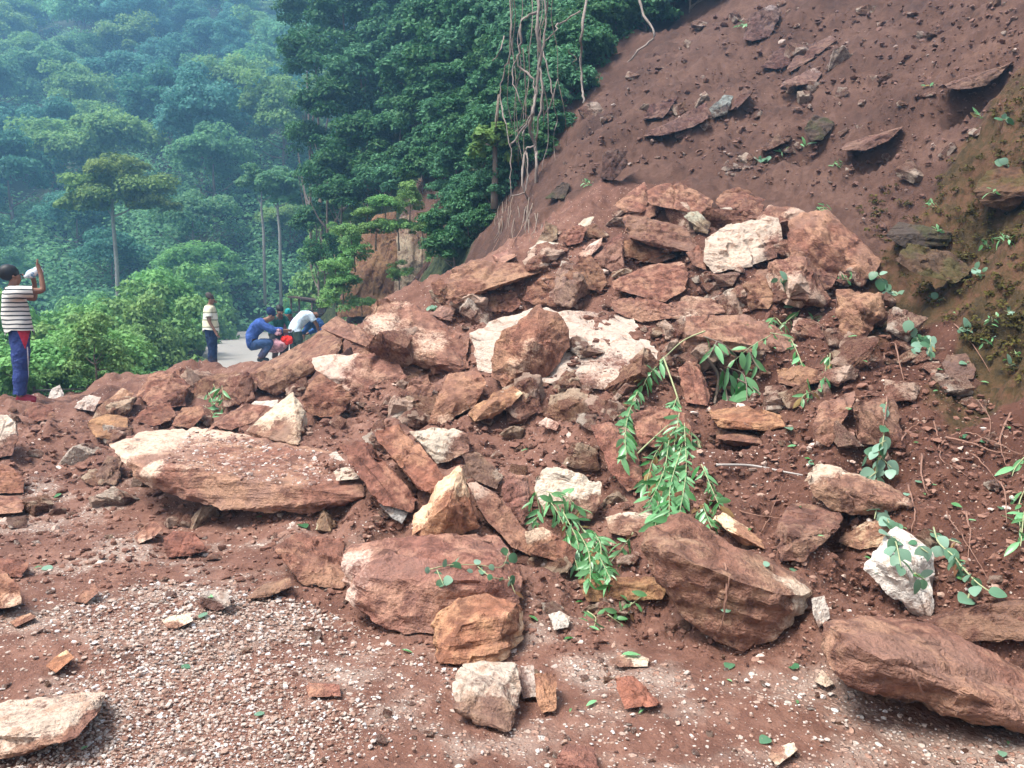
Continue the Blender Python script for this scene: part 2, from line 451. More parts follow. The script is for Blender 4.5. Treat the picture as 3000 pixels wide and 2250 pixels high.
ZB = np.zeros(len(Q))
zones = 'gmsovf'
ZW = np.zeros((len(Q), 6))
zi = np.array([zones.index(c[3]) for c in CTRL])
for i in range(0, len(Q), 20000):
    D = ((Q[i:i + 20000, None] - cq[None]) ** 2).sum(-1)
    ZB[i:i + 20000] = phi(D) @ wgt[:n] + wgt[n] + Q[i:i + 20000] @ wgt[n + 1:]
    w_ = 1.0 / (D + 0.05) ** 2.5
    w_ /= w_.sum(1)[:, None]
    for k in range(6): ZW[i:i + 20000, k] = w_[:, zi == k].sum(1)
XY = np.stack([X2.ravel(), Y2.ravel(), ZB * 0.8], -1)
zg, zm, zs, zo, zv, zf = ZW.T
# relief: clods on the mound, runnels on the scar, hummocks under the trees
rel = zm * (0.17 * fbm(XY * 1.5, 3, 3) + 0.075 * fbm(XY * 6, 3, 5) + 0.03 * np.abs(fbm(XY * 19, 3, 9)))
rel += zg * (0.03 * fbm(XY * 1.3, 3, 13) + 0.010 * fbm(XY * 9, 3, 15) + 0.010 * np.maximum(0, fbm(XY * 28, 2, 19)))
rel += zs * (0.2 * fbm(XY * 0.9, 3, 23) + 0.12 * fbm(XY * 3.2, 4, 25) + 0.09 * np.abs(fbm(XY * 9, 3, 29)) + 0.03 * fbm(XY * 24, 2, 30))
rel += zo * (0.20 * fbm(XY * 1.2, 3, 33) + 0.17 * fbm(XY * 4.0, 4, 35) + 0.06 * fbm(XY * 13, 3, 39))
rel += zv * (0.5 * fbm(XY * 0.5, 3, 43) + 0.2 * fbm(XY * 2.0, 3, 45)) + zf * 0.12 * fbm(XY * 0.7, 3, 49)
Z2 = (ZB + rel).reshape(Y2.shape)
nr, nc = Y2.shape
def hit(u, v, ymax=46.0):
    """Depth at which a line of sight meets the land (None if it misses)."""
    s, _, k = ray(u, v)
    j = np.searchsorted(Sc, s) - 1
    if j < 0 or j >= nc - 1: return None
    t = (s - Sc[j]) / (Sc[j + 1] - Sc[j])
    H = Z2[:, j] * (1 - t) + Z2[:, j + 1] * t
    below = (CAM_Z + k * Yr) < H
    below &= Yr > 1.4
    i = int(np.argmax(below))
    if not below[i] or Yr[i] > ymax: return None
    return float(Yr[max(0, i - 1)])

def hit_many(us, vs):
    xc = (us - 1500.0) / FPX; yc = (1125.0 - vs) / FPX
    dy = math.cos(PITCH) + yc * math.sin(PITCH); k = (-math.sin(PITCH) + yc * math.cos(PITCH)) / dy; s = xc / dy
    j = np.clip(np.searchsorted(Sc, s) - 1, 0, nc - 2)
    t = (s - Sc[j]) / (Sc[j + 1] - Sc[j])
    out = np.full(len(us), np.nan)
    for a in range(0, len(us), 4000):
        q = slice(a, a + 4000)
        H = Z2[:, j[q]] * (1 - t[q]) + Z2[:, j[q] + 1] * t[q]
        below = ((CAM_Z + k[q][None] * Yr[:, None]) < H) & (Yr[:, None] > 1.4)
        i = below.argmax(0)
        out[q] = np.where(below.any(0), Yr[np.maximum(0, i - 1)], np.nan)
    return out

def land_z(x, y):
    s = x / y
    j = int(np.clip(np.searchsorted(Sc, s) - 1, 0, nc - 2)); i = int(np.clip(np.searchsorted(Yr, y) - 1, 0, nr - 2))
    a = np.clip((s - Sc[j]) / (Sc[j + 1] - Sc[j]), 0, 1); b = np.clip((y - Yr[i]) / (Yr[i + 1] - Yr[i]), 0, 1)
    return float((Z2[i, j] * (1 - a) + Z2[i, j + 1] * a) * (1 - b) + (Z2[i + 1, j] * (1 - a) + Z2[i + 1, j + 1] * a) * b)


# hollows: undercuts below ledges and the gaps between the heaped rocks
HOLLOWS = [(2550, 448, .45, .6), (2610, 420, .3, .4), (2820, 290, .5, .7), (2900, 250, .35, .5), (2380, 400, .4, .5), (2340, 460, .4, .3), (2170, 95, .3, .35), (2350, 260, .4, .4), (2300, 460, .3, .35), (1790, 490, .4, .4),
           (2180, 1085, .28, .5), (2110, 1060, .25, .5), (2250, 1070, .22, .4), (1950, 645, .3, .5), (2170, 610, .25, .5), (1620, 880, .28, .45), (2130, 855, .3, .5), (2215, 905, .25, .4), (2350, 870, .25, .4), (1480, 880, .3, .4), (1920, 735, .25, .4),
           (880, 1125, .25, .4), (1730, 1625, .14, .25), (1165, 1520, .14, .25), (2640, 960, .22, .35), (2590, 1325, .16, .35), (2920, 1900, .2, .35), (2130, 1285, .2, .3), (1330, 890, .25, .35), (1240, 1100, .2, .3), (2055, 820, .2, .4), (2320, 760, .2, .4), (2560, 800, .3, .4), (2880, 650, .5, .4), (2760, 760, .4, .35), (1690, 1200, .18, .2), (1750, 1400, .2, .2)]
for q_, (u, v, r_, dp) in enumerate(HOLLOWS):
    if q_ < 10: r_, dp = r_ * .7, dp * .55
    Y = hit(u, v)
    if Y is None: continue
    p = at(u, v, Y)
    g = np.exp(-(((X2 - p[0]) / (r_ * 1.3)) ** 2 + ((Y2 - p[1]) / r_) ** 2))
    Z2 -= dp * g
VERT = np.stack([X2, Y2, Z2], -1).reshape(-1, 3)
idx = np.arange(nr * nc).reshape(nr, nc)
QF = np.stack([idx[:-1, :-1], idx[:-1, 1:], idx[1:, 1:], idx[1:, :-1]], -1).reshape(-1, 4)
own = np.array([0, 1, 2, 2, 3, 4])[ZW.argmax(1)]
fo = np.sort(own[QF], axis=1)[:, 1]
for k, (nm, lab) in enumerate((('ground', 'gravel'), ('debris_mound', ''), ('earth_slope', ''), ('wooded_hillside', ''), ('valley_floor', ''))):
    f = QF[fo == k]
    used, inv = np.unique(f, return_inverse=True)
    me = fast_mesh(nm, VERT[used], inv.reshape(-1, 4), dict(zg=zg[used], zs=np.clip(zs + 0.6 * zo, 0, 1)[used], zo=zo[used], zv=np.clip(zv + zf, 0, 1)[used]), True)
    tag(link(nm, me, M['earth']), kind='structure')

# far side of the valley: a steep wooded slope
def far_z(x, y):
    b = np.clip(y - 46.0 - 0.10 * np.abs(x + 20), -20, None)
    P = np.stack([np.asarray(x) * 0.035, np.asarray(y) * 0.035, np.zeros_like(x)], -1)
    z = -3.0 + 0.60 * np.maximum(b, 0) + 0.05 * np.minimum(b, 0)
    sp = np.clip(b / 30, 0, 1)
    return z + sp * 5.0 * fbm(P, 3, 71)
gx, gy = np.meshgrid(np.linspace(-125, 60, 110), np.linspace(38, 168, 90))
gz = far_z(gx.ravel(), gy.ravel())
V = np.stack([gx.ravel(), gy.ravel(), gz], -1)
ii = np.arange(V.shape[0]).reshape(gx.shape)
F = np.stack([ii[:-1, :-1], ii[:-1, 1:], ii[1:, 1:], ii[1:, :-1]], -1).reshape(-1, 4)
me = fast_mesh('far_hillside', V, F, dict(zg=np.zeros(len(V)), zs=np.zeros(len(V)), zo=np.zeros(len(V)), zv=np.ones(len(V))), True)
tag(link('far_hillside', me, M['earth']), kind='structure')
# low ground under everything, out to the hills
gx, gy = np.meshgrid(np.linspace(-125, 60, 40), np.linspace(-4, 60, 20))
V = np.stack([gx.ravel(), gy.ravel(), np.full(gx.size, -5.2)], -1)
ii = np.arange(V.shape[0]).reshape(gx.shape)
F = np.stack([ii[:-1, :-1], ii[:-1, 1:], ii[1:, 1:], ii[1:, :-1]], -1).reshape(-1, 4)
tag(link('terrain', fast_mesh('terrain', V, F, dict(zv=np.ones(len(V)), zg=np.zeros(len(V)), zs=np.zeros(len(V)), zo=np.zeros(len(V)))), M['earth']), kind='structure')

# the road going on beyond the slide
cl = smooth_path([(-3.2, 12.5, 0), (-5.2, 16, 0), (-7.0, 22, 0), (-9.9, 31, 0), (-12.6, 40, 0), (-14.3, 46, 0)], 10)
V, F = [], []
for i, p in enumerate(cl):
    d = cl[min(i + 1, len(cl) - 1)] - cl[max(i - 1, 0)]; d /= np.linalg.norm(d); nrm = np.array((d[1], -d[0], 0))
    for k in range(7):
        q = p + nrm * (k / 6 - 0.5) * 3.6
        V.append((q[0], q[1], max(float(np.clip(land_z(q[0], q[1]), -0.35, 0.45)), float(np.clip(land_z(p[0], p[1]), -0.35, 0.3)) - .05) + 0.04))
for i in range(len(cl) - 1):
    for k in range(6): F.append((i * 7 + k, i * 7 + k + 1, (i + 1) * 7 + k + 1, (i + 1) * 7 + k))
tag(link('road', poly_mesh('road', V, F), M['road']), kind='structure')
# ---------------------------------------------------------------- rocks
def tessellate(bm, L):
    for _ in range(9):
        es = [e for e in bm.edges if e.calc_length() > L]
        if not es: break
        bmesh.ops.subdivide_edges(bm, edges=es, cuts=1, use_grid_fill=False)
        bmesh.ops.triangulate(bm, faces=[f for f in bm.faces if len(f.verts) > 3])
        if len(bm.verts) > 9000: break

def rough_stone(pts, fr, size, seed, L, facet=0.055, amp=0.03, layer=0.02):
    """Broken stone: hull of the points, chipped, layered and roughened. Returns mesh data about the centre."""
    pts = np.asarray(pts, float)
    c0 = pts.mean(0)
    P0 = pts - c0
    bm = bmesh.new()
    for p in P0: bm.verts.new(p)
    r = bmesh.ops.convex_hull(bm, input=bm.verts)
    junk = [g for g in r['geom_interior'] if isinstance(g, bmesh.types.BMVert)] + [g for g in r['geom_unused'] if isinstance(g, bmesh.types.BMVert)]
    bmesh.ops.delete(bm, geom=list(set(junk)), context='VERTS')
    bmesh.ops.recalc_face_normals(bm, faces=bm.faces)
    tessellate(bm, L)
    bm.normal_update()
    V = np.array([v.co for v in bm.verts]); N = np.array([v.normal for v in bm.verts])
    F = np.array([[v.index for v in f.verts] for f in bm.faces])
    bm.free()
    rs = np.random.default_rng(seed)
    w, e = np.linalg.eigh(np.cov(P0.T))
    bedn = e[:, 0] + rs.normal(0, 0.12, 3); bedn /= np.linalg.norm(bedn)
    bed = V @ bedn
    # chipped facets
    seeds = V[rs.integers(0, len(V), 34)]
    Vw = V + 0.06 * size * np.stack([vnoise(V * 5 / size, seed + k) for k in range(3)], -1)
    dd = ((Vw[:, None] - seeds[None]) ** 2).sum(-1)
    near = dd.argmin(1)
    g = rs.normal(0, 1, (34, 3)); h = rs.uniform(-0.5, 0.35, 34)
    d = facet * (((V - seeds[near]) * g[near]).sum(1) + h[near] * size * 0.25)
    d += amp * size * fbm(V * (2.2 / size) + seed, 4, seed)
    d += min(0.014, .03 * size) * fbm(V * 11 + seed, 3, seed + 5) + min(.007, .012 * size) * fbm(V * 31, 2, seed + 6)
    d -= min(0.05, 0.06 * size) * np.clip(fbm(V * (4.5 / size) + 3 * seed, 3, seed + 9) - 0.32, 0, 1)
    q = bed / (0.05 + 0.05 * size) + 0.5 * fbm(V * 2.0 / size, 2, seed + 7)
    d += layer * size * (np.abs((q % 1.0) - 0.5) * 2 - 0.5) * np.clip(1 - np.abs(N @ bedn), 0, 1)
    # cracks: a few narrow splits along and across the bedding
    for k in range(4):
        pn = bedn + rs.normal(0, .15, 3) if k < 2 else np.cross(bedn, rs.normal(0, 1, 3))
        pn = pn / (np.linalg.norm(pn) + 1e-9)
        s_ = V @ pn - rs.uniform(-.32, .32) * size + 0.05 * size * fbm(V * 3 / size, 2, seed + 20 + k)
        run = sstep(-.15, .25, fbm(V * 1.3 / size, 1, seed + 30 + k))
        d -= min(.03, .05 * size) * np.exp(-(s_ / (0.9 * L)) ** 2) * run
    V = V + N * d[:, None]
    # freshness carried from the given points
    fr = np.asarray(fr, float)
    W_ = 1.0 / (((V[:, None] - P0[None]) ** 2).sum(-1) + (0.04 * size) ** 2) ** 1.6
    fresh = (W_ * fr[None]).sum(1) / W_.sum(1)
    return c0, V, F, fresh, bed

ROCKS = []
def rock(name, label, pts, t=None, tint=(1, 1, 1), mat='rock', f=0.0, Y=None, facet=0.06, amp=0.022, layer=0.018, cat='rock', group=None, fit=True, off=0.0):
    P = []
    for tok in pts.split():
        q = [float(x) for x in tok.split(',')]
        P.append((q[0], q[1], q[2] if len(q) > 2 else 0.0, q[3] if len(q) > 3 else f))
    us = [p[0] for p in P]; vs = [p[1] for p in P]
    vm = max(vs); ua = np.mean([p[0] for p in P if p[1] > vm - 0.25 * (vm - min(vs))])
    if Y is None: Y = hit(ua, vm) or hit(ua, vm + 30) or 6.0
    Y += off
    px = Y / FPX
    size = max(max(us) - min(us), max(vs) - min(vs)) * px
    small = min(max(us) - min(us), max(vs) - min(vs)) * px
    if t is None: t = 0.8 * small
    fpt, ffr = [], []
    for u, v, d, fv in P:
        y = Y + d
        if fit:
            h = hit(u, v)
            if h is not None: y = min(y, h - 0.03)
        fpt.append(at(u, v, y)); ffr.append(fv)
    fpt = np.array(fpt)
    cen = np.array([(min(us) + max(us)) / 2, (min(vs) + max(vs)) / 2])
    bpt = []
    for (u, v, d, fv), p in zip(P, fpt):
        uu, vv = cen + (np.array((u, v)) - cen) * 0.78
        bpt.append(at(uu, vv, p[1] + t))
    seed = len(ROCKS) + 11
    L = max(size / 38.0, 3.3 * px, small / 16.0)
    if name == 'slab': facet, amp = facet * .5, amp * .6
    c0, V, F, fr, bed = rough_stone(np.vstack([fpt, bpt]), ffr + [v for v in ffr], small * 0.75 + 0.25 * size, seed, L, facet, amp, layer)
    me = fast_mesh(name, V, F, dict(fresh=fr, bed=bed), False)
    me.polygons.foreach_set('use_smooth', [True] * len(me.polygons))
    me.set_sharp_from_angle(angle=R(34))
    o = link(name, me, M[mat], loc=tuple(c0))
    o.color = (*tint, 1)
    ROCKS.append(tag(o, label, cat, group))
    return o

OCH = (1.35, 1.15, 0.9); RED = (1.05, 0.9, 0.85); DRK = (0.62, 0.58, 0.58); PAL = (1.5, 1.55, 1.6); BRN = (0.85, 0.8, 0.75)
# --- foreground
rock('rock', 'cream topped block with brown sloping front, standing alone on the gravel in front',
     '1353,1945,.25,1 1407,1938,.28,1 1515,1945,.25,1 1527,2002,.16,1 1328,2004,.10,1 1332,2040,.05,.6 1378,1998,.10,.55 1470,2008,.09,.55 1330,2072,0,.1 1500,2085,0,.1 1516,2060,.05,.5 1345,2088,.03,.3 1385,2118,.03 1498,2146,.02,.1 1514,2120,.06,.3', 0.22, BRN, off=0.05)
rock('boulder', 'rounded orange boulder with one grey side, leaning on the long layered rock',
     '1289,1794,.12 1325,1758,.2 1398,1753,.2 1425,1742,.22 1461,1746,.2 1524,1758,.2,.2 1538,1816,.2,.9 1538,1875,.18,.9 1479,1925,.06,.6 1434,1943,0 1360,1945,0 1289,1943,.1 1269,1907,.12 1271,1825,.14 1492,1795,0,.5 1470,1860,-.04,.2 1350,1830,-.05', 0.3, (1.3, 1.05, .8), off=0.08, amp=.035)
rock('slab', 'long reddish layered rock lying crosswise with a cream broken left end',
     '1010,1600,.5 1130,1577,.55 1316,1563,.6 1452,1572,.65,.2 1500,1620,.5,.5 1535,1690,.3,.3 1520,1765,.12 1270,1850,.02 1131,1854,0 1095,1816,.02 1081,1775,.03,.2 1012,1756,.12,.9 1008,1650,.25,.6 1060,1690,.1,.5 1280,1700,.05 1450,1700,.1 1180,1640,.2', 0.6, (1.05, .85, .8), layer=.045, f=.0)
rock('slab', 'thick brown layered beam of rock sloping down to the right behind hanging roots',
     '1995,1500,.5 2130,1570,.42 2280,1655,.42 2380,1712,.42 1868,1560,.35,.2 1960,1615,.08 2150,1700,0 2290,1742,0 2365,1742,.12,.9 2352,1815,.12,.85 2288,1864,.04,.5 2180,1908,.1 2060,1852,.12 1985,1788,.15 1920,1692,.25 1885,1620,.3', 0.55, (.95, .85, .75), layer=.04, off=-.02)
rock('rock', 'small cream wedge jammed upright between two big brown beams of rock',
     '2377,1753,.05,.8 2416,1744,.08,.8 2432,1812,.02,.7 2398,1838,0,.3 2382,1798,0,.7', 0.12, off=0.0)
rock('slab', 'largest foreground boulder, long brown rock running out at the lower right',
     '2416,1820,.3 2520,1808,.5 2655,1822,.55 2745,1835,.5 2814,1866,.45 2904,1920,.4 2960,1961,.35,.2 3090,2010,.3 3100,2165,.05 2904,2128,0 2768,2084,0 2678,2060,0 2542,2018,.02 2488,2004,.05 2434,1955,.12 2405,1907,.2 2466,1862,.12,.1 2515,1898,.02 2588,1934,-.03,.1 2640,1934,-.03 2780,2000,-.05 2950,2060,-.05', 0.7, (.95, .8, .72), layer=.04, amp=.03)
rock('slab', 'dark mottled slab jutting over a black hollow at the right edge',
     '2680,1812,.5,.3 2860,1772,.5,.3 3080,1735,.5 3080,1865,.05 2905,1887,.0 2815,1882,.02 2740,1832,.15 2870,1800,.2', 0.5, (.6, .5, .45), Y=3.95)
rock('stone', 'big white stone streaked with grey behind round green leaves',
     '2532,1668,.1,1 2540,1635,.12,1 2570,1605,.15,1 2625,1545,.3,1 2665,1565,.25,1 2735,1620,.15,1 2741,1690,.08,1 2723,1798,0,1 2678,1796,0,1 2610,1753,.02,1 2640,1660,-.03,1', 0.3, (1.15, 1.2, 1.25), f=1)
rock('rock', 'tan weathered rock touching the top of the white stone',
     '2455,1590,.1,.4 2475,1565,.15,.4 2540,1525,.25,.5 2615,1540,.2,.4 2585,1600,.05,.4 2520,1612,.03,.4', 0.25, (1.15, 1.1, .9))
rock('boulder', 'brown earthy boulder sitting behind the right end of the sloping beam',
     '2271,1600,.1 2280,1523,.25 2316,1473,.45 2430,1482,.45 2470,1518,.3 2455,1554,.12 2398,1602,.0 2353,1642,0 2290,1642,.03 2330,1570,-.03', 0.35, (.8, .7, .65))
rock('slab', 'ochre slab with a white patch and leaf marks behind the sloping beam',
     '2085,1515,.1,.9 2118,1500,.2,1 2190,1545,.15,.6 2228,1580,.1 2240,1608,.02 2172,1594,0 2120,1550,.02,.7', 0.16, OCH)
rock('rock', 'tan rock with a pale pointed tip at the end of the white stick',
     '2353,1396,.05,.9 2389,1356,.25,.95 2452,1367,.2,.8 2480,1395,.08,.3 2640,1440,.25,.1 2672,1482,.1,.5 2560,1512,.0 2450,1502,0 2380,1452,.02', 0.35, (1.0, .9, .8))
rock('rock', 'brown leaning slab with a sharp dark edge above the tan pale-tipped rock',
     '2378,1250,.02 2400,1180,.3 2505,1145,.4 2500,1190,.12 2465,1245,.03 2432,1312,0 2387,1292,0', 0.2, (1.0, .85, .75))
rock('rock', 'brown rounded rock under a bare root right of the leaning slab',
     '2511,1190,.1 2610,1150,.25 2642,1220,.12 2648,1310,.0 2588,1284,0 2518,1300,.02 2570,1220,-.03', 0.3, (.8, .68, .62))
rock('rock', 'ochre rock with wavy layers standing proud of the right bank',
     '2452,850,.25 2590,858,.25 2594,926,.1 2565,962,.03,.3 2525,997,0 2466,992,.02 2448,905,.1 2530,900,-.03', 0.35, (1.05, .9, .75), layer=.035)
rock('slab', 'wide brown slab over a dark hollow behind the leafy branch',
     '2010,925,.3 2180,922,.4 2270,955,.3 2330,992,.15 2318,1028,.03 2225,1038,0 2135,1018,0 2010,980,.02 2000,1020,.05', 0.5, (1.05, .9, .8), Y=7.2)
rock('rock', 'reddish rock in the hollow right of the leafy branch',
     '2275,1085,.12 2345,1070,.2 2395,1085,.1 2400,1120,.02 2330,1135,0 2280,1120,.02', 0.25, (.9, .75, .6))
rock('slab', 'ochre layered slab poking out below the hanging leaves',
     '2075,1200,.3 2180,1190,.35 2290,1215,.3 2298,1250,.05 2240,1262,0 2110,1255,0 2080,1225,.05', 0.3, (1.15, .95, .7), layer=.045)
rock('slab', 'brown slab at the foot of the layered ochre slab',
     '2095,1262,.2 2150,1255,.25 2225,1275,.15 2230,1300,0 2150,1308,0 2098,1285,.02', 0.25, (.85, .72, .62))
# --- upper right part of the heap
rock('boulder', 'big pale pinkish block with a flat bright face near the top of the heap',
     '2065,698,.12,.95 2140,651,.35,1 2240,640,.4,.9 2278,636,.4,.7 2290,700,.2,.5 2285,752,.1,.3 2170,787,.0,1 2090,802,0,.9 2062,765,.05,.95 2150,720,.05,1', 0.5, (1.05, .95, .88))
rock('boulder', 'large brown wedge right of the pale pinkish block',
     '2306,645,.25 2355,618,.45,.3 2425,617,.4 2510,690,.3 2580,765,.2 2560,815,.08 2440,815,0 2310,772,.02 2400,700,.0', 0.6, (1.1, .9, .78))
rock('rock', 'brown rock under the pale pinkish block at the mouth of a dark hollow',
     '2176,835,.08 2217,790,.2 2271,784,.2 2327,824,.08 2262,862,0 2250,905,.05 2200,905,.08', 0.25, (.95, .8, .68))
rock('rock', 'dark brown rock propped below the large brown wedge',
     '2330,840,.05 2375,784,.25 2455,808,.2 2438,842,.03 2390,868,0', 0.25, (.72, .6, .55))
rock('slab', 'dark strongly layered slab across the upper heap',
     '1824,640,.2 1850,630,.3,.2 1915,640,.3 2010,668,.2 2052,722,.05 2040,742,.0 1960,735,0 1832,694,.02', 0.4, (.85, .72, .65), layer=.04)
rock('slab', 'ochre wedge tucked beneath the dark layered slab',
     '1828,705,.1,.2 1855,698,.15,.3 1930,722,.1 1955,745,.03 1890,768,0 1830,752,.02', 0.25, OCH)
rock('stone', 'thin pale splinter lying below the ochre wedge',
     '1870,766,.0,.7 1920,742,.1,.8 1965,740,.1,.6 1985,752,.02,.3 1925,772,0,.2', 0.12, (1.1, 1, .95))
rock('slab', 'brown slab with a black shaded underside crowning the heap',
     '1895,560,.25,.2 1930,540,.4 1993,538,.4 2060,570,.35 2092,590,.2 2075,630,.02 2050,628,0 1910,600,.02 1895,590,.05', 0.5, (1.05, .88, .78), off=-.1)
rock('rock', 'dark gaping rock at the right end of the crowning slab',
     '2095,595,.08 2115,560,.3 2165,545,.35 2240,585,.25 2232,620,.02 2160,600,.02 2110,608,0', 0.35, (.85, .68, .6))
rock('stone', 'mossy grey stone with a pale cap beside the crowning slab',
     '2003,635,.06,.5 2022,617,.12,.9 2045,616,.12,.8 2082,655,.06,.3 2075,685,0,.2 2040,680,0,.2', 0.15, (.75, .8, .7))
rock('stone', 'cream pointed stone beside the mossy grey stone',
     '2072,643,.02,.9 2110,608,.12,1 2142,605,.15,.8 2160,640,.08,.1 2125,668,0,.1 2090,650,0,.5', 0.15, (1, .95, .9))
rock('rock', 'brown rock at the left foot of the pale pinkish block',
     '2010,740,.06 2045,718,.15 2065,745,.1 2068,790,.02 2030,778,0', 0.2, (1.05, .85, .75))
rock('slab', 'wide rough brown slab with grey dust in the middle of the upper heap',
     '1795,825,.15 1860,800,.35 1905,775,.4,.4 2000,765,.4,.4 2018,800,.2 2010,845,.05 1950,885,0 1860,862,0 1800,848,.03', 0.5, (1.05, .85, .75), layer=.045)
rock('rock', 'upright purple brown slab in the middle of the ridge',
     '1750,752,.05 1778,706,.2 1822,680,.25 1828,760,.08 1825,790,.02 1795,798,0 1757,775,0', 0.2, (.78, .62, .6))
rock('rock', 'dark angular rock overhanging a black gap on the upper left heap',
     '1655,808,.05 1700,755,.2 1728,748,.25,.3 1765,790,.12,.2 1780,830,.05 1760,855,.0 1700,845,0', 0.3, (.78, .62, .52), off=-.1)
rock('rock', 'rounded dark rock left of the black gap',
     '1530,880,.05 1545,838,.15 1590,808,.25 1640,808,.2 1655,840,.1 1665,890,0 1600,898,0', 0.3, (.75, .58, .5))
rock('slab', 'long brown slab jutting left at the shoulder of the heap',
     '1308,874,.03 1310,828,.15 1330,785,.45 1390,762,.5 1450,768,.5,.2 1545,772,.35,.2 1590,797,.15 1520,815,.03 1405,853,-.02 1335,892,0', 0.5, (1.0, .85, .72), off=-.12, amp=.03)
rock('rock', 'small brown rock at the left tip of the long jutting slab',
     '1262,830,.05 1290,816,.12 1312,838,.06 1302,872,0 1270,862,0', 0.15, (1, .82, .7), off=-.05)
rock('rock', 'smooth brown rock wedged in the shade under the jutting slab',
     '1390,890,.05,.2 1420,862,.12 1510,856,.12 1530,890,.05 1500,915,0 1410,912,0', 0.25, (.9, .75, .65))
rock('stone', 'pink brown stone with a flat face under the long jutting slab',
     '1265,918,.05 1290,895,.12,.5 1335,905,.12,.5 1322,940,.02,.2 1290,935,0', 0.15, (1.2, 1.1, 1.05), f=.3)
rock('stone', 'grey pink stone with mossy top at the far shoulder',
     '1570,718,.05,.6 1600,650,.2,.3 1635,660,.2,.2 1633,700,.1,.2 1595,722,0,.4', 0.15, (.85, .9, .75))
rock('stone', 'bright cream flat stone under the mossy topped one',
     '1550,728,.02,1 1583,703,.1,1 1640,712,.1,1 1620,730,.03,1 1580,740,0,1', 0.12, (1.1, 1.1, 1.05), f=1)
rock('stone', 'cream flat stone lying high on the left of the ridge',
     '1685,670,.02,.9 1710,640,.12,1 1740,635,.12,1 1728,660,.04,.8 1700,678,0,.5', 0.12, (1.05, 1, .9), f=.9)
rock('rock', 'pinkish brown block at the far left end of the ridge',
     '1443,748,.05 1488,732,.12,.4 1515,750,.1 1475,770,0 1447,765,0', 0.15, (1.2, 1, .95))
rock('rock', 'brown splintered slab leaning left of the crowning slab',
     '1800,600,.05 1850,560,.25,.5 1890,530,.35,.5 1900,590,.15 1880,625,.02 1830,625,0', 0.25, (1.15, .95, .85))
rock('rock', 'brown block below the splintered slab',
     '1820,640,.05 1850,610,.15 1915,605,.15 1922,632,.05 1870,650,0 1830,655,0', 0.2, (1.1, .9, .8))
rock('rock', 'red brown rock on the ridge behind the upright purple slab',
     '1640,690,.05 1690,655,.2 1720,668,.15 1705,710,.03 1660,720,0', 0.25, (1.0, .8, .74))
rock('rock', 'thin pale edged slab lying between the upright slab and the ridge',
     '1690,745,.03,.3 1740,710,.15,.8 1765,695,.15,.4 1760,720,.05,.4 1715,760,0,.4', 0.15, (1.1, .95, .9))
# --- centre
rock('slab', 'pale bedrock slab behind the round boulder in the centre of the heap',
     '1372,975,.1,1 1452,938,.3,1 1560,905,.5,1 1720,915,.7,.5 1850,925,.75,.7 1925,1030,.35,1 1918,1085,.1,.8 1850,1125,.0,.45 1720,1140,-.05,.4 1600,1120,0,.8 1400,1085,0,1 1640,1010,.2,.9', 0.5, (.98, .9, .86), Y=7.55, f=.45, facet=.06)
rock('boulder', 'round brown boulder standing against the pale slab in the centre',
     '1443,1025,.08 1457,985,.1 1533,948,.15 1583,897,.2 1633,917,.2 1664,968,.15 1670,1015,.12,.2 1633,1072,.05 1597,1107,.02,.3 1533,1140,0,.3 1479,1136,0,.3 1434,1100,.05 1560,1010,-.1,.55 1520,1070,-.08,.5', 0.35, (1.1, .9, .76), Y=7.0)
rock('boulder', 'big mottled brown and cream boulder on the left of the heap',
     '1058,938,.15,.5 1105,886,.4,.3 1130,866,.5,.4 1190,880,.5,.5 1253,926,.4,.3 1335,971,.25,.4 1371,994,.2,.3 1376,1078,.1,.1 1335,1092,.03 1271,1092,0 1150,1042,0 1077,1002,.05,.3 1110,960,.15,.6 1280,1000,.1,.5', 0.7, (1.12, .95, .85), f=.3, off=-.05)
rock('rock', 'log shaped ochre stone lying at the foot of the round boulder',
     '1371,1211,.03 1443,1147,.15 1506,1129,.2 1533,1152,.12,.7 1497,1188,.03 1443,1224,0 1389,1235,0 1440,1180,-.02', 0.15, (1.2, 1.0, .75))
rock('rock', 'brown block with an ochre lower edge below the mottled boulder',
     '1276,1166,.05 1316,1098,.3 1384,1082,.35 1428,1107,.2 1410,1163,.05 1384,1197,0,.4 1294,1242,0,.5 1250,1247,.03,.3 1330,1150,.02', 0.35, (1.05, .85, .72))
rock('rock', 'upright reddish rock left of the brown block',
     '1180,1152,.05 1203,1107,.12 1253,1096,.15 1273,1134,.1 1237,1213,0 1199,1226,0', 0.2, (1.0, .82, .74))
rock('stone', 'small cream stone caught between the reddish rock and the brown block',
     '1235,1190,.02,1 1262,1168,.06,1 1277,1178,.06,1 1258,1200,0,1', 0.07, f=1)
rock('boulder', 'square brown block with a dark front below the cream topped slab',
     '877,1170,.05 905,1130,.15,.2 937,1090,.25,.3 1000,1130,.1,.2 1034,1163,.08,.1 1016,1200,.03,.1 978,1224,0 904,1214,0', 0.4, (.95, .75, .65), off=-.12)
rock('slab', 'flat slab with a cream left half and brown right half',
     '915,1050,.3,1 950,1040,.4,1 1030,1040,.45,.9 1080,1050,.4,.1 1150,1033,.4 1165,1085,.2 1192,1108,.12,.2 1110,1135,.02,.3 1050,1164,0 1020,1158,.02,.5 940,1092,.05,.9 925,1085,.1,.9', 0.35, (1.08, .92, .86), f=.0, Y=7.75, fit=False)
rock('slab', 'long brown slab leaning up to the right in front of the crouching people',
     '763,1132,.05 735,1095,.2 800,1063,.3,.2 900,1000,.5,.2 960,955,.55 1000,935,.5 1030,960,.4 985,1040,.15 905,1084,.02 860,1134,-.02 805,1163,0 768,1142,0', 0.4, (.92, .8, .7), off=0.0)
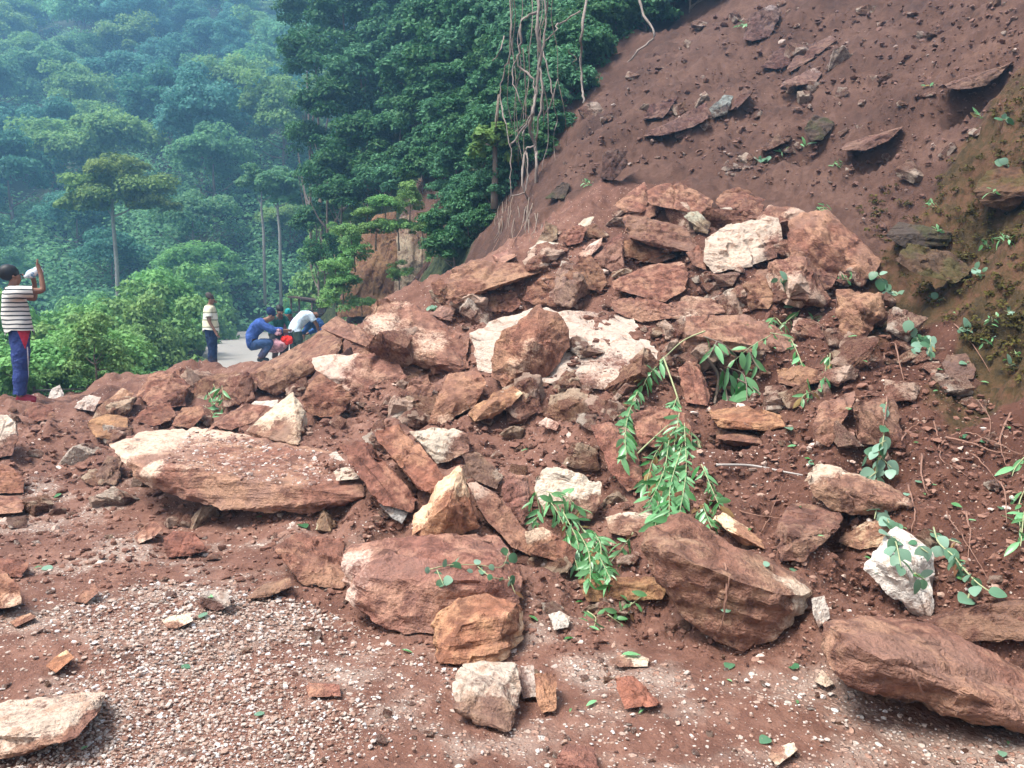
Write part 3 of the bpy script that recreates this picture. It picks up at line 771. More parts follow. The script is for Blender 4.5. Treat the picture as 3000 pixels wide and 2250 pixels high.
rock('boulder', 'cream boulder with a dark scooped front below the square brown block',
     '720,1262,.08,.7 760,1225,.15,.9 814,1188,.25,.9 859,1150,.35,.9 890,1195,.2,.8 900,1242,.1,.7 873,1303,.0,.4 814,1306,-.02,.1 746,1284,.0,.1 735,1275,.02,.2 790,1250,.0,.5', 0.35, (1.02, .95, .82), facet=.03)
rock('slab', 'thin brown slab leaning left of the cream boulder',
     '615,1245,.03 720,1180,.2,.3 790,1190,.15 735,1240,.03 678,1260,0', 0.2, (1.05, .9, .84))
rock('stone', 'thin white slab lying on the brown leaning slab',
     '736,1184,.03,1 745,1176,.1,1 815,1172,.12,1 808,1192,.04,1 741,1196,.02,.7', 0.1, (1.15, 1.15, 1.15), f=1, Y=7.75, fit=False)
rock('rock', 'small oblong brown block left of the long leaning slab',
     '651,1136,.03,.3 672,1102,.12,.5 757,1104,.12,.3 750,1146,.02 678,1150,0', 0.25, (1.1, .95, .88))
rock('slab', 'huge flat slab with a cream left corner and gravel strewn over it',
     '322,1300,.85,1 407,1265,1.3,1 565,1249,1.6,1 655,1262,1.55,.9 800,1290,1.3,.4 1000,1330,1.0,.2 1065,1395,.35,.6 340,1330,.65,.9 430,1380,.3,.8 540,1372,.25,.45 640,1405,.15,.2 780,1440,.05 900,1448,0,.2 1060,1420,.05,.3 480,1440,.3,.3 560,1442,.25 650,1492,.05 760,1512,0 900,1512,0 1000,1484,0 1062,1455,.05 400,1400,.4,.1', 0.6, (1.08, .92, .82), off=0.0, facet=.02, amp=.02, layer=.03)
rock('slab', 'leaning reddish plank of rock beside its dark neighbour below the cream rock',
     '1100,1258,.5 1170,1240,.55 1292,1382,.15,.2 1315,1412,.1,.4 1265,1445,-.02,.3 1235,1442,0 1180,1370,.15 1105,1290,.4', 0.3, (1.12, .86, .72), off=-.12)
rock('slab', 'brown leaning plank of rock with a grey underside at its lower end',
     '990,1302,.35 1080,1290,.4 1225,1462,.05 1205,1500,0,.3 1120,1482,0 1085,1440,.08 1030,1370,.2', 0.3, (1.0, .78, .7), off=-.1)
rock('rock', 'grey blue wedge over a black triangular hole under the leaning planks',
     '1112,1480,.05,.9 1150,1462,.1,.9 1200,1490,.08,.8 1178,1535,0,.6 1150,1520,0,.8', 0.15, (.62, .68, .75), f=.8, off=-.05)
rock('rock', 'speckled cream rock with a grey right side between plank and soil',
     '1200,1265,.1,1 1253,1254,.2,1 1325,1254,.25,1 1378,1272,.2,.4 1372,1322,.08,.2 1316,1353,.0,.3 1280,1357,0,.9 1235,1300,.02,1', 0.25, (1.02, .98, .9), f=.9, off=-.1)
rock('rock', 'pointed tan rock with a cream crest standing behind the long layered rock',
     '1212,1512,.1,.9 1285,1410,.2,.9 1330,1385,.25,1 1347,1366,.25,1 1362,1425,.15,.6 1390,1500,.1 1410,1545,.08,.3 1300,1580,-.02 1205,1570,0,.3 1310,1480,-.05,.1', 0.3, (1.25, 1.0, .76), off=-.1)
rock('slab', 'diagonal soil coated beam running down right of the pointed tan rock',
     '1365,1412,.3,1 1395,1412,.35,.9 1440,1430,.35,.4 1480,1475,.25 1555,1575,.1 1562,1632,0 1500,1602,0,.3 1420,1520,.1,.2', 0.25, (.95, .76, .68), off=-.06)
rock('rock', 'grey dusty rock behind the pointed tan rock',
     '1350,1330,.1,.3 1400,1322,.2,.3 1470,1395,.12,.5 1455,1435,0 1380,1400,.0,.2', 0.2, (.7, .66, .6))
rock('rock', 'white topped tan rock half behind the fern at mid right',
     '1565,1390,.12,1 1600,1372,.2,1 1660,1370,.2,1 1710,1390,.15,1 1752,1420,.12,1 1760,1470,.03,.3 1735,1520,.0,.1 1680,1532,-.02,.1 1600,1512,0,.2 1570,1450,.04,.8', 0.3, (1.12, 1.08, 1.0), f=.5)
rock('rock', 'brown block with a pinkish top corner over a dark gap',
     '1540,1558,.05,.9 1588,1545,.15,.8 1656,1590,.12 1690,1612,.08 1680,1655,0 1588,1634,0 1543,1618,0,.2', 0.25, (1.0, .82, .68), off=-.05)
rock('slab', 'low ochre slab lying under the fern and the dark gap',
     '1690,1700,.05 1800,1690,.15 1930,1690,.15 1960,1720,.05 1940,1755,0 1720,1762,0', 0.25, (.95, .8, .55))
rock('rock', 'tan and white rock behind the head of the sloping beam',
     '1775,1515,.08,.6 1830,1500,.2,.8 1910,1505,.2,.8 1915,1545,.05,.3 1850,1575,0,.2 1785,1560,0,.2', 0.25, (1.05, 1, .9))
rock('rock', 'reddish block left of the long layered rock',
     '805,1612,.1 868,1562,.35 1000,1580,.4 1012,1650,.15 1005,1722,.02 890,1717,0 848,1662,.05,.4', 0.45, (1.0, .82, .72), layer=.03, off=0.02)
rock('stone', 'small grey ochre pointed stone standing before the flat slab',
     '922,1552,.03,.8 945,1482,.08,.7 960,1500,.06,.3 985,1540,.03 970,1556,0 930,1560,0', 0.1, (.8, .8, .62))
rock('slab', 'thin tan slab tilted against the reddish block',
     '718,1755,.02 777,1708,.1 850,1690,.12,.4 856,1718,.05 791,1747,0', 0.14, (.95, .85, .7))
# --- left
rock('slab', 'long thick slab with a bright cream top at the bottom left corner',
     '-70,2070,.35,1 90,2047,.4,1 298,2022,.4,1 314,2038,.3,.6 270,2060,.15,.9 180,2102,.05,.8 90,2142,.02,.8 -70,2160,0,.7 292,2090,.12,.1 226,2157,.0 90,2207,-.02 -70,2240,-.02', 0.3, (.95, .85, .78), f=.0, layer=.04)
rock('rock', 'cream topped rock cut by the left edge below the striped shirt man',
     '-60,1215,.2,.9 20,1213,.25,1 46,1242,.12,.9 54,1285,.03,.4 36,1335,0 -60,1345,0', 0.4, (1.1, 1.05, 1.0), f=.2)
rock('rock', 'brown square rock at the left edge under the cream topped one',
     '-60,1352,.2 30,1365,.2,.3 70,1392,.08 68,1442,0 -60,1450,0', 0.35, (1.05, .8, .66))
rock('rock', 'flat reddish rock, third down the left edge',
     '-60,1455,.15 50,1452,.2,.3 74,1475,.08 66,1500,0 -60,1512,0', 0.3, (1.08, .88, .8))
rock('rock', 'dark red rock, fourth down the left edge',
     '-60,1622,.2 55,1640,.15 85,1652,.06 62,1692,0 -60,1680,0', 0.3, (.85, .66, .58))
rock('rock', 'tan rock with a pale corner, fifth down the left edge',
     '-60,1668,.12,.2 20,1682,.12,.2 60,1722,.05,.4 62,1767,0,.7 -60,1800,0', 0.25, (1.05, .85, .72), off=-.08)
rock('rock', 'flat ochre stone, lowest at the left edge',
     '25,1822,.02 90,1794,.08,.5 108,1807,.05,.3 45,1838,0', 0.1, (1.1, .95, .8))
rock('boulder', 'round ochre boulder in the mud between the man and the huge flat slab',
     '253,1240,.1 275,1225,.2 316,1211,.3 375,1224,.25 373,1258,.1 335,1290,0 279,1282,0', 0.35, (1.15, .95, .66), facet=.02)
rock('slab', 'tan slab tilted on the mud bank left of the leafy sprig',
     '287,1204,.03 353,1134,.25,.4 393,1152,.2,.2 371,1188,.08 310,1217,0', 0.22, (1.1, .92, .78))
rock('stone', 'dark angular stone in the shadow at the left corner of the huge slab',
     '280,1393,.05 316,1333,.2,.3 357,1346,.2,.3 352,1400,.06,.4 340,1420,0 290,1420,0', 0.2, (.72, .7, .66))
rock('rock', 'mud coated rock on the crest of the left mud bank',
     '400,1155,.05 440,1095,.3 510,1085,.35 560,1130,.2 545,1190,.02 450,1200,0', 0.4, (1.02, .82, .72), facet=.02)
rock('rock', 'brown upright slab at the right end of the left mud bank',
     '500,1245,.03 535,1195,.2 590,1185,.2 600,1215,.08 560,1255,0', 0.2, (1.0, .82, .7))
rock('stone', 'pale pinkish stone on the mud bank right of the striped shirt man',
     '215,1195,.03,.7 250,1160,.15,.7 295,1165,.15,.9 275,1205,.02,.5', 0.2, (1.0, .95, .95))
rock('stone', 'tall white stone behind the mud bank near the striped shirt man',
     '132,1178,.03,1 150,1140,.12,1 175,1128,.14,1 190,1160,.1,1 180,1185,0,1', 0.15, (1.15, 1.2, 1.25), f=1, Y=11.6, fit=False)
rock('stone', 'white block on the mud bank right of the tall white stone',
     '225,1180,.02,1 262,1155,.1,1 290,1165,.1,1 280,1188,0,.8 240,1195,0,.8', 0.12, (1.05, 1, .98), f=1)
# --- loose stones of some size on the ground
rock('stone', 'small reddish block standing just right of the cream topped block',
     '1565,1975,.08 1600,1968,.1,.3 1630,1972,.1 1630,2079,.0 1588,2090,0 1570,2043,.0', 0.1, (1.15, .9, .72))
rock('stone', 'grey sliver between the cream topped block and the small reddish block',
     '1512,1955,.1,.3 1562,1948,.12,.8 1572,2040,.02,.8 1532,2048,.02,.2', 0.06, (.85, .8, .8))
rock('stone', 'flat reddish tile like stone on the gravel at lower right',
     '1796,1984,.08 1859,1978,.12 1938,2060,.02 1925,2068,0 1832,2076,0', 0.05, (1.25, .95, .8))
rock('stone', 'flat oval cream stone with a green leaf on it',
     '1785,1932,.03,.3 1841,1914,.1,.9 1902,1929,.08,1 1896,1952,.0,.7 1814,1955,0,.1', 0.06, (1.05, 1, .9))
rock('stone', 'small cream stone left of the trampled sprig at the centre right',
     '1606,1800,.04,.9 1640,1792,.06,.9 1670,1805,.05,.9 1665,1837,0,.6 1624,1845,0,.6', 0.08, f=.9)
rock('stone', 'pale oval stone alone on the left gravel',
     '475,1818,.03,.6 505,1802,.06,.9 556,1797,.06,1 566,1818,.02,1 520,1840,0,.3 490,1838,0,.3', 0.1, (1.1, 1, .9), f=.8)
rock('stone', 'grey brown block with a white crust left of the tilted tan slab',
     '583,1733,.03,.6 620,1728,.06,1 669,1730,.06,1 675,1772,0,.8 637,1791,0,.2 588,1781,0,.1', 0.1, (.75, .72, .72))
rock('stone', 'flat ochre stone on the left gravel',
     '131,1949,.02,.4 194,1905,.1,.5 218,1925,.05,.3 163,1972,0', 0.06, (1.5, 1.2, .85), f=.2)
rock('stone', 'brick shaped brown stone on the gravel left of the cream topped block',
     '895,2010,.03 905,2000,.06 995,2003,.06 998,2040,0 904,2042,0', 0.08, (1.1, .86, .78))
rock('rock', 'low red lump of earthy rock left of the reddish block',
     '478,1575,.05 510,1555,.15 565,1557,.15 612,1613,.02 560,1632,0 488,1633,0', 0.22, (1.02, .78, .7))
rock('stone', 'tan stone with a pale underside on the left track',
     '393,1572,.03,.3 430,1535,.1 452,1525,.12 476,1547,.06 452,1575,0,.5 407,1592,0,.5', 0.14, (1.1, .9, .8))
rock('stone', 'red stone with a cream face at the bottom edge right of centre',
     '2250,2215,.03 2262,2190,.08 2325,2176,.1,1 2336,2196,.05,1 2275,2245,0,.7', 0.1, (1.05, .95, .85))
rock('clod', 'blurred dark brown clod at the very bottom of the picture',
     '1628,2210,.02 1665,2178,.07 1741,2191,.08 1755,2275,.0 1630,2260,0', 0.1, (.9, .7, .66), cat='clod')
rock('stone', 'pale triangular stone left of the largest foreground boulder',
     '2384,1995,.01,.6 2407,1960,.06,.6 2445,2003,.02,.6 2420,2013,0,.6', 0.06, (.95, .85, .75), f=.5)
rock('stone', 'smooth brown pebble stone on the left track below the red lump',
     '210,1760,.02 245,1730,.06 275,1705,.08 290,1735,.03 250,1768,0', 0.1, (1.0, .8, .72))
rock('stone', 'two toned flat stone in the middle of the soil behind the fern',
     '1575,1240,.02,.5 1600,1222,.06,.7 1640,1240,.05,.4 1630,1262,0,.4 1590,1255,0,.4', 0.1, (1.2, 1, .95))
rock('stone', 'white triangular chip on the strewn end of the huge slab',
     '962,1332,.02,1 985,1318,.05,1 1008,1350,0,1 980,1345,0,1', 0.05, f=1, off=-.15)
rock('stone', 'cream flat patch of stone at the right end of the huge slab',
     '975,1382,.05,.9 1000,1370,.1,1 1045,1365,.1,1 1050,1402,.0,.9 985,1408,0,.9', 0.1, f=.9, off=-.25, tint=(1, .95, .88))

# --- more of the heap
rock('slab', 'broad brown slab lying flat below the mottled boulder on the left of the heap',
     '1060,1060,.25 1150,1050,.3,.2 1260,1095,.2 1215,1125,.0 1110,1105,0 1060,1085,.05', 0.3, (1.1, .95, .85))
rock('rock', 'pinkish slab edge sticking out of the soil left of the white topped tan rock',
     '1470,1430,.05 1490,1385,.2,.3 1545,1395,.2,.3 1560,1500,.05 1530,1530,0 1480,1490,0', 0.25, (1.1, .92, .88))
rock('slab', 'reddish slab half buried in the soil left of the torn leafy branch',
     '1730,1245,.3 1790,1235,.35 1870,1330,.2 1890,1420,.05 1840,1440,0 1790,1390,.02', 0.3, (1.05, .82, .74))
rock('rock', 'tan red boulder behind the leaves of the torn branch',
     '1850,1215,.15,.2 1920,1190,.3,.3 2010,1210,.25 2030,1290,.1 1960,1330,0 1870,1300,0', 0.35, (1.1, .88, .78))
rock('boulder', 'big reddish boulder at the left rim of the dark hollow',
     '1985,1085,.15,.3 2020,1050,.3,.5 2050,1070,.25 2080,1150,.12 2075,1190,.0 2010,1180,0', 0.4, (1.12, .9, .8))
rock('rock', 'long rough brown rock under the wide rough slab of the upper heap',
     '1790,880,.15 1870,865,.3 1960,890,.2 1975,930,.0 1880,945,0 1800,915,.03', 0.35, (.98, .8, .72))
rock('rock', 'flat greyish brown rock with a pale lower edge beside the pale bedrock',
     '1940,905,.1,.2 2010,865,.3,.3 2110,880,.25,.2 2120,915,.05 2010,940,0,.5 1960,930,0', 0.3, (1.05, .95, .88))
rock('rock', 'dark brown block in the shade behind the square brown block',
     '1030,1010,.1 1075,985,.25 1095,1020,.1 1080,1045,0 1035,1040,0', 0.25, (.8, .66, .6))
rock('slab', 'splintered brown slab at the foot of the mottled boulder',
     '935,960,.05 985,928,.2 1060,960,.2,.3 1095,1025,.05 1040,1010,0', 0.2, (1.05, .9, .84))
rock('clod', 'lumpy red clod of earth on top of the left mud bank',
     '440,1130,.05 470,1090,.2 560,1080,.25 620,1110,.15 600,1150,0 480,1155,0', 0.4, (.82, .62, .54), cat='clod')
rock('clod', 'lumpy red clod of earth low on the left mud bank',
     '390,1230,.05 430,1190,.2 500,1180,.2 520,1225,.05 450,1250,0', 0.3, (.85, .66, .57), cat='clod')
rock('clod', 'red clod of earth at the feet of the striped shirt man',
     '60,1215,.03 90,1180,.15 150,1185,.15 165,1220,.02 110,1235,0', 0.25, (.8, .62, .55), cat='clod')
rock('outcrop', 'tall ochre gravelly cut bank wrapped in green growth beside the far road',
     '985,930,.2,.1 1020,820,.4,.1 1065,690,.8,.2 1100,625,1.1,.2 1160,620,1.1,.1 1180,790,.3,.2 1175,920,-.1,.1 1090,790,.1,.2', 2.5, (.70, .60, .42), Y=19.8, fit=False, f=.2, facet=.03, amp=.06, cat='outcrop')
rock('outcrop', 'tall grey tan vertical rock face right of the ochre cut bank',
     '1150,915,.2,.5 1160,760,.5,.6 1172,640,1.0,.5 1230,620,1.2,.4 1265,700,.8,.4 1280,800,.3,.5 1268,910,0,.4 1210,760,.2,.6', 2.5, (.66, .61, .50), Y=19.5, fit=False, f=.45, facet=.03, amp=.06, cat='outcrop')
rock('rock', 'mossy dark rock face at the foot of the right bank under the ledge',
     '2620,760,.05 2660,720,.3 2780,735,.35 2850,790,.2 2800,830,.0 2680,800,0', 0.4, (.95, .85, .75), 'mossrock', off=-.1)
rock('rock', 'brown mossy block bulging from the right bank near the picture edge',
     '2850,560,.05 2890,500,.3 2990,490,.35 3040,560,.2 2960,620,0 2880,600,0', 0.5, (1, .8, .65), 'mossrock', off=-.15)
# --- embedded in the scar slope
rock('rock', 'dark boulder with a pale crown highest on the scar slope',
     '2175,115,.1 2199,45,.4,.2 2262,12,.5,.6 2292,32,.4,.3 2256,106,.0 2203,120,0', 0.6, (0.46, 0.42, 0.46), off=-.15)
rock('rock', 'flat dark rock face left of the long ledge on the scar slope',
     '2228,196,.1 2271,149,.3 2321,129,.35 2318,183,.1 2294,205,0', 0.4, (0.46, 0.40, 0.43), off=-.1)
rock('slab', 'long tilted ledge below the highest boulder of the scar',
     '2303,202,.05 2325,163,.25 2434,102,.45,.5 2450,118,.3,.2 2384,170,.03 2316,210,0', 0.4, (0.53, 0.46, 0.46), off=-.15)
rock('slab', 'pale tan flat slab jutting from the scar slope under the long ledge',
     '2287,244,.03,.4 2384,200,.35,.6 2410,212,.25,.5 2391,240,.03,.3 2330,252,0,.1', 0.25, (0.74, 0.68, 0.69), off=-.25)
rock('rock', 'grey green broken rock in the middle of the scar slope',
     '2077,318,.08,.5 2122,278,.2,.8 2150,280,.2,.8 2129,335,.02,.4 2090,346,0,.4', 0.35, (0.44, 0.56, 0.61), f=.5, off=-.15)
rock('slab', 'brown slab left of the grey green rock on the scar',
     '1880,400,.1 1990,350,.2 2072,300,.3 2078,345,.05 2036,370,0 1950,395,0', 0.4, (0.49, 0.42, 0.44), off=-.15)
rock('slab', 'brown slab right of the grey green rock on the scar',
     '2134,325,.05 2181,253,.3,.3 2206,270,.2 2160,318,0', 0.35, (0.49, 0.42, 0.42), off=-.15)
rock('rock', 'mossy dark rock in a shaded notch in the middle of the scar',
     '2353,378,.08 2384,335,.3 2420,345,.3 2445,362,.15 2409,408,0 2375,412,0', 0.4, (0.74, 0.76, 0.83), 'mossrock', off=-.15)
rock('rock', 'small tan rock left of the mossy dark rock on the scar',
     '2224,436,.03 2280,391,.25,.2 2300,418,.12 2246,442,0', 0.3, (0.55, 0.50, 0.46), off=-.12)
rock('slab', 'overhanging brown ledge with black shade beneath, right of the mossy rock',
     '2456,440,.05 2480,420,.2 2560,405,.3,.2 2648,370,.35 2605,412,.03 2538,440,0 2490,440,0', 0.4, (0.63, 0.54, 0.53), off=-.35)
rock('slab', 'large tilted ledge over a black hollow at the upper right of the scar',
     '2746,255,.05 2790,238,.2 2881,215,.35,.2 2974,180,.4 2890,250,.05 2823,262,0', 0.4, (0.59, 0.53, 0.51), off=-.35)
rock('rock', 'dark upright rock low on the left of the scar',
     '1759,522,.05 1769,443,.2 1836,432,.3 1834,488,.1 1796,531,0', 0.4, (0.37, 0.34, 0.35), off=-.12)
rock('rock', 'brown angular outcrop at the left edge of the scar',
     '1886,346,.05 1904,307,.2 1988,283,.35 1942,346,0', 0.4, (0.50, 0.43, 0.46), off=-.12)
rock('rock', 'dark mossy rock where the vines reach the ridge',
     '1600,580,.05 1646,533,.25 1670,540,.2 1653,585,0', 0.3, (0.59, 0.64, 0.69), 'mossrock', off=-.12)
rock('slab', 'mossy dark ledge at the foot of the right bank',
     '2592,688,.05 2630,650,.3 2700,660,.3 2790,680,.25 2780,720,.02 2650,725,0', 0.4, (0.67, 0.68, 0.74), 'mossrock', off=-.1)
rock('rock', 'rounded brown lump on the lower right bank beside a stub',
     '2745,1080,.1 2775,1040,.25 2830,1035,.25 2860,1080,.12 2850,1110,0 2780,1115,0', 0.35, (0.59, 0.53, 0.51), off=-.08)
# ---------------------------------------------------------------- where a line of sight first meets anything built so far
bpy.context.view_layer.update()
_dg = bpy.context.evaluated_depsgraph_get()
def see(u, v):
    s, y, k = ray(u, v)
    ok, loc, nor, i, ob, mx = scene.ray_cast(_dg, Vector((0, 0, CAM_Z)), Vector((s, y, k)).normalized())
    return (np.array(loc), np.array(nor), ob) if ok else (None, None, None)

def inside(u, v, poly):
    c = False
    for i in range(len(poly)):
        (x1, y1), (x2, y2) = poly[i - 1], poly[i]
        if (y1 > v) != (y2 > v) and u < (x2 - x1) * (v - y1) / (y2 - y1) + x1: c = not c
    return c
import re as _re
def short(lab):
    w = _re.split(r",| lying| standing| behind| with| on | in | leaning| sitting| jutting| over | under| beneath| at | left | right | below| above| between| across| beside| touching| jammed| wedged| tucked| caught| tilted| cut | poking| propped| running| and | resting| crowning| up ", lab)[0]
    return ' '.join(w.split()[:6])
HEROES = [(np.array(o.location), short(o['label'])) for o in ROCKS]
CAMP = np.array((0, 0, CAM_Z))
def beside(loc):
    """Names the big rock next to a place and on which side of it the place lies."""
    loc = np.array(loc)
    q = min(HEROES, key=lambda h: np.linalg.norm(h[0] - loc))
    d = loc - q[0]
    if abs(d[0]) > abs(d[1]) and abs(d[0]) > 0.8 * abs(d[2]): w = 'left of' if d[0] < 0 else 'right of'
    elif d[1] > 0: w = 'uphill of'
    else: w = 'in front of'
    return w + ' the ' + ' '.join(q[1].split()[:5]).rstrip(' a')
def size_word(m): return 'tiny' if m < .07 else 'small' if m < .13 else 'fist sized' if m < .2 else 'middling' if m < .32 else 'large'
MOUND = [(0, 1190), (300, 1240), (560, 1090), (760, 1180), (1000, 1000), (1250, 850), (1600, 690), (1900, 580), (2300, 640), (2500, 780), (2700, 980), (2990, 1200), (2990, 1850), (2300, 1950), (1900, 1860), (1100, 1840), (700, 1560), (0, 1560)]

# templates of broken stone, shared by the scattered ones
def stone_template(seed, n=13, det=0.24):
    rs = np.random.default_rng(seed)
    p = rs.normal(0, 1, (n, 3)); p /= np.linalg.norm(p, axis=1)[:, None]
    p *= np.array((1.0, rs.uniform(0.55, 0.9), rs.uniform(0.3, 0.62)))
    p = np.sign(p) * np.abs(p) ** 0.8
    fr = (rs.random(n) < 0.5) * 1.0
    c0, V, F, f, bed = rough_stone(p, fr, 1.2, seed, det, 0.10, 0.04, 0.03)
    me = fast_mesh('stone', V, F, dict(fresh=f * 0.75, bed=bed * 0.2), True)
    me.materials.append(M['rock'])
    me.set_sharp_from_angle(angle=R(34))
    return me
TPL = [stone_template(900 + i) for i in range(10)]
BIG = [stone_template(940 + i, 12, 0.085) for i in range(9)]

def place_stone(tpl, loc, nor, size, tint, label, group, cat='stone', sink=0.25, name='stone'):
    o = bpy.data.objects.new(name, tpl)
    n = Vector(nor).lerp(Vector((0, 0, 1)), 0.4).normalized()
    q = n.to_track_quat('Z', 'Y') @ Quaternion((0, 0, 1), rng.uniform(0, 6.28))
    o.rotation_mode = 'QUATERNION'; o.rotation_quaternion = q
    o.location = Vector(loc) + n * size * (0.5 - sink) * 0.5
    sc = size * 0.5
    o.scale = (sc * rng.uniform(.85, 1.25), sc * rng.uniform(.8, 1.2), sc * rng.uniform(.8, 1.2))
    o.color = (*tint, 1)
    col.objects.link(o)
    return tag(o, label, cat, group)

# broken rocks of middling size among the big ones
TN = [(1.05, .85, .76), (.85, .68, .6), (1.2, 1.0, .9), (.95, .8, .66), (1.1, 1.05, 1.0)]
TW = ['reddish', 'dark brown', 'pinkish tan', 'brown', 'pale']
k = 0
tries = 0
while k < 285 and tries < 6000:
    tries += 1
    u, v = rng.uniform(0, 2990), rng.uniform(560, 1850)
    if not inside(u, v, MOUND): continue
    if u > 2100 and v > 900 and rng.random() < .6: continue
    if v > 1250 and rng.random() < .62: continue
    loc, nor, ob = see(u, v)
    if ob is None or ob.get('kind') != 'structure': continue
    px = rng.choice([30, 44, 64, 95, 140, 185], p=[.2, .24, .2, .18, .12, .06])
    if v > 1300: px *= .8
    place_stone(TPL[k % 10] if px < 60 else BIG[k % 9], loc, nor, px * loc[1] / FPX, TN[(tw := int(rng.integers(5)))],
                size_word(px * loc[1] / FPX) + ' ' + TW[tw] + ' broken rock ' + beside(loc), 'broken rocks between the big boulders', 'rock', 0.3, 'rock')
    k += 1
# loose stones on the gravel and on the scar
GROUND = [(0, 1480), (700, 1560), (1000, 1760), (1300, 1950), (1900, 1900), (2350, 1950), (2990, 2140), (2990, 2245), (5, 2245)]
SCAR = [(1620, 540), (1760, 280), (2050, 60), (2250, 10), (2990, 10), (2990, 250), (2600, 700), (2350, 560), (1900, 480)]
k = 0; tries = 0
while k < 120 and tries < 1500:
    tries += 1
    u, v = rng.uniform(0, 2990), rng.uniform(1480, 2248)
    if not inside(u, v, GROUND): continue
    loc, nor, ob = see(u, v)
    if ob is None or ob.get('kind') != 'structure': continue
    px = rng.choice([20, 28, 40, 56], p=[.45, .33, .16, .06])
    pale = rng.random() < 0.6
    place_stone(TPL[k % 10], loc, nor, px * loc[1] / FPX, (1.3, 1.25, 1.25) if pale else TN[rng.integers(4)],
                size_word(px * loc[1] / FPX) + (' pale' if pale else ' brown') + ' loose stone on the gravel ' + beside(loc),
                'pale chips on the gravel' if pale else 'brown chips on the gravel', 'stone', 0.3)
    k += 1
k = 0; tries = 0
while k < 60 and tries < 900:
    tries += 1
    u, v = rng.uniform(1650, 2990), rng.uniform(5, 720)
    if not inside(u, v, SCAR): continue
    loc, nor, ob = see(u, v)
    if ob is None or ob.get('kind') != 'structure': continue
    px = rng.choice([16, 24, 36], p=[.5, .35, .15])
    place_stone(TPL[k % 10], loc, nor, px * loc[1] / FPX, (.9, .8, .76) if rng.random() < .75 else (1.2, 1.15, 1.1),
                size_word(px * loc[1] / FPX) + ' stone in the scar slope ' + beside(loc), 'stones in the scar slope', 'stone', 0.35)
    k += 1

# countless chips and crumbs: one mass each
ICO = None
def pebble_mass(name, label, n, poly, pxs, cols, vrange, dens=None, onto=False):
    global ICO
    if ICO is None:
        bm = bmesh.new(); bmesh.ops.create_icosphere(bm, subdivisions=1, radius=1)
        bm.verts.ensure_lookup_table()
        V = np.array([v.co for v in bm.verts]); F = np.array([[v.index for v in f.verts] for f in bm.faces]); bm.free()
        bm = bmesh.new()
        ICO = (V, F)
    V0, F0 = ICO
    us = [p[0] for p in poly]
    m = n * 5
    U = rng.uniform(min(us), max(us), m); W0 = rng.uniform(*vrange, m)
    ins = np.zeros(m, bool)
    for i in range(len(poly)):
        (x1, y1), (x2, y2) = poly[i - 1], poly[i]
        if y1 == y2: continue
        ins ^= ((y1 > W0) != (y2 > W0)) & (U < (x2 - x1) * (W0 - y1) / (y2 - y1) + x1)
    U, W0 = U[ins], W0[ins]
    if onto:
        U, W0 = U[:n], W0[:n]
        Yh = np.full(len(U), np.nan)
        for i in range(len(U)):
            lc, nr, ob = see(U[i], W0[i])
            if lc is not None and nr[2] > .3: Yh[i] = lc[1]
    else: Yh = hit_many(U, W0)
    ok = ~np.isnan(Yh); U, W0, Yh = U[ok], W0[ok], Yh[ok]
    xc = (U - 1500.0) / FPX; yc = (1125.0 - W0) / FPX
    dy = math.cos(PITCH) + yc * math.sin(PITCH)
    Yp = Yh + 0.004
    P = np.stack([xc / dy * Yp, Yp, CAM_Z + (-math.sin(PITCH) + yc * math.cos(PITCH)) / dy * Yp], -1)
    if dens is not None:
        keep = dens(P) > rng.random(len(P)); P, Yp = P[keep], Yp[keep]
    P, Yp = P[:n], Yp[:n]; c_ = len(P)
    px = pxs[0] * (pxs[1] / pxs[0]) ** (rng.random(c_) ** 2.4)
    s = 0.5 * px * Yp / FPX
    L_ = V0[None] * rng.uniform(0.55, 1.35, (c_, len(V0), 1)) * (s[:, None] * np.stack([rng.uniform(.8, 1.4, c_), rng.uniform(.7, 1.1, c_), rng.uniform(.4, .8, c_)], -1))[:, None]
    a = rng.uniform(0, 6.28, c_)[:, None]; b = rng.normal(0, .4, c_)[:, None]
    x, y, z = L_[..., 0], L_[..., 1], L_[..., 2]
    y, z = y * np.cos(b) - z * np.sin(b), y * np.sin(b) + z * np.cos(b)
    x, y = x * np.cos(a) - y * np.sin(a), x * np.sin(a) + y * np.cos(a)
    VV = [(np.stack([x, y, z], -1) + P[:, None]).reshape(-1, 3)]
    FF = [(F0[None] + (np.arange(c_) * len(V0))[:, None, None]).reshape(-1, 3)]
    TT = [np.repeat(rng.random(c_), len(V0))]
    me = fast_mesh(name, np.vstack(VV), np.vstack(FF), dict(tint=np.concatenate(TT)), False)
    tm = NT(name + '_stone')
    f = tm.attr('tint')
    c = tm.ramp(f, cols)
    nz = tm.noise(tm.coord(), 70, 3)
    c = tm.mix(tm.math('MULTIPLY', tm.step(nz, .45, .65), .5), c, (0.22, 0.11, 0.08))
    tm.bsdf(c, 0.85, tm.bump(nz, .3, .01), .25)
    tag(link(name, me, tm.m), label, 'gravel', kind='stuff')
def gpatch(p):
    a = fbm(np.stack([p[:, 0] * 0.8, p[:, 1] * 0.8, 0 * p[:, 0]], -1), 4, 77)
    a = a + 0.5 * np.exp(-((p[:, 0] - 0.2) / 1.5) ** 2 - ((p[:, 1] - 2.6) / .5) ** 2) + 0.6 * np.exp(-((p[:, 0] + 2.1) / .7) ** 2 - ((p[:, 1] - 3.9) / .6) ** 2)
    return sstep(0.0, 0.75, a) * 0.93 + 0.07
G2 = [(-500, 1600), (0, 1640), (500, 1700), (900, 1760), (1300, 1960), (1900, 1920), (2350, 1990), (2990, 2170), (3150, 2500), (-500, 2500)]
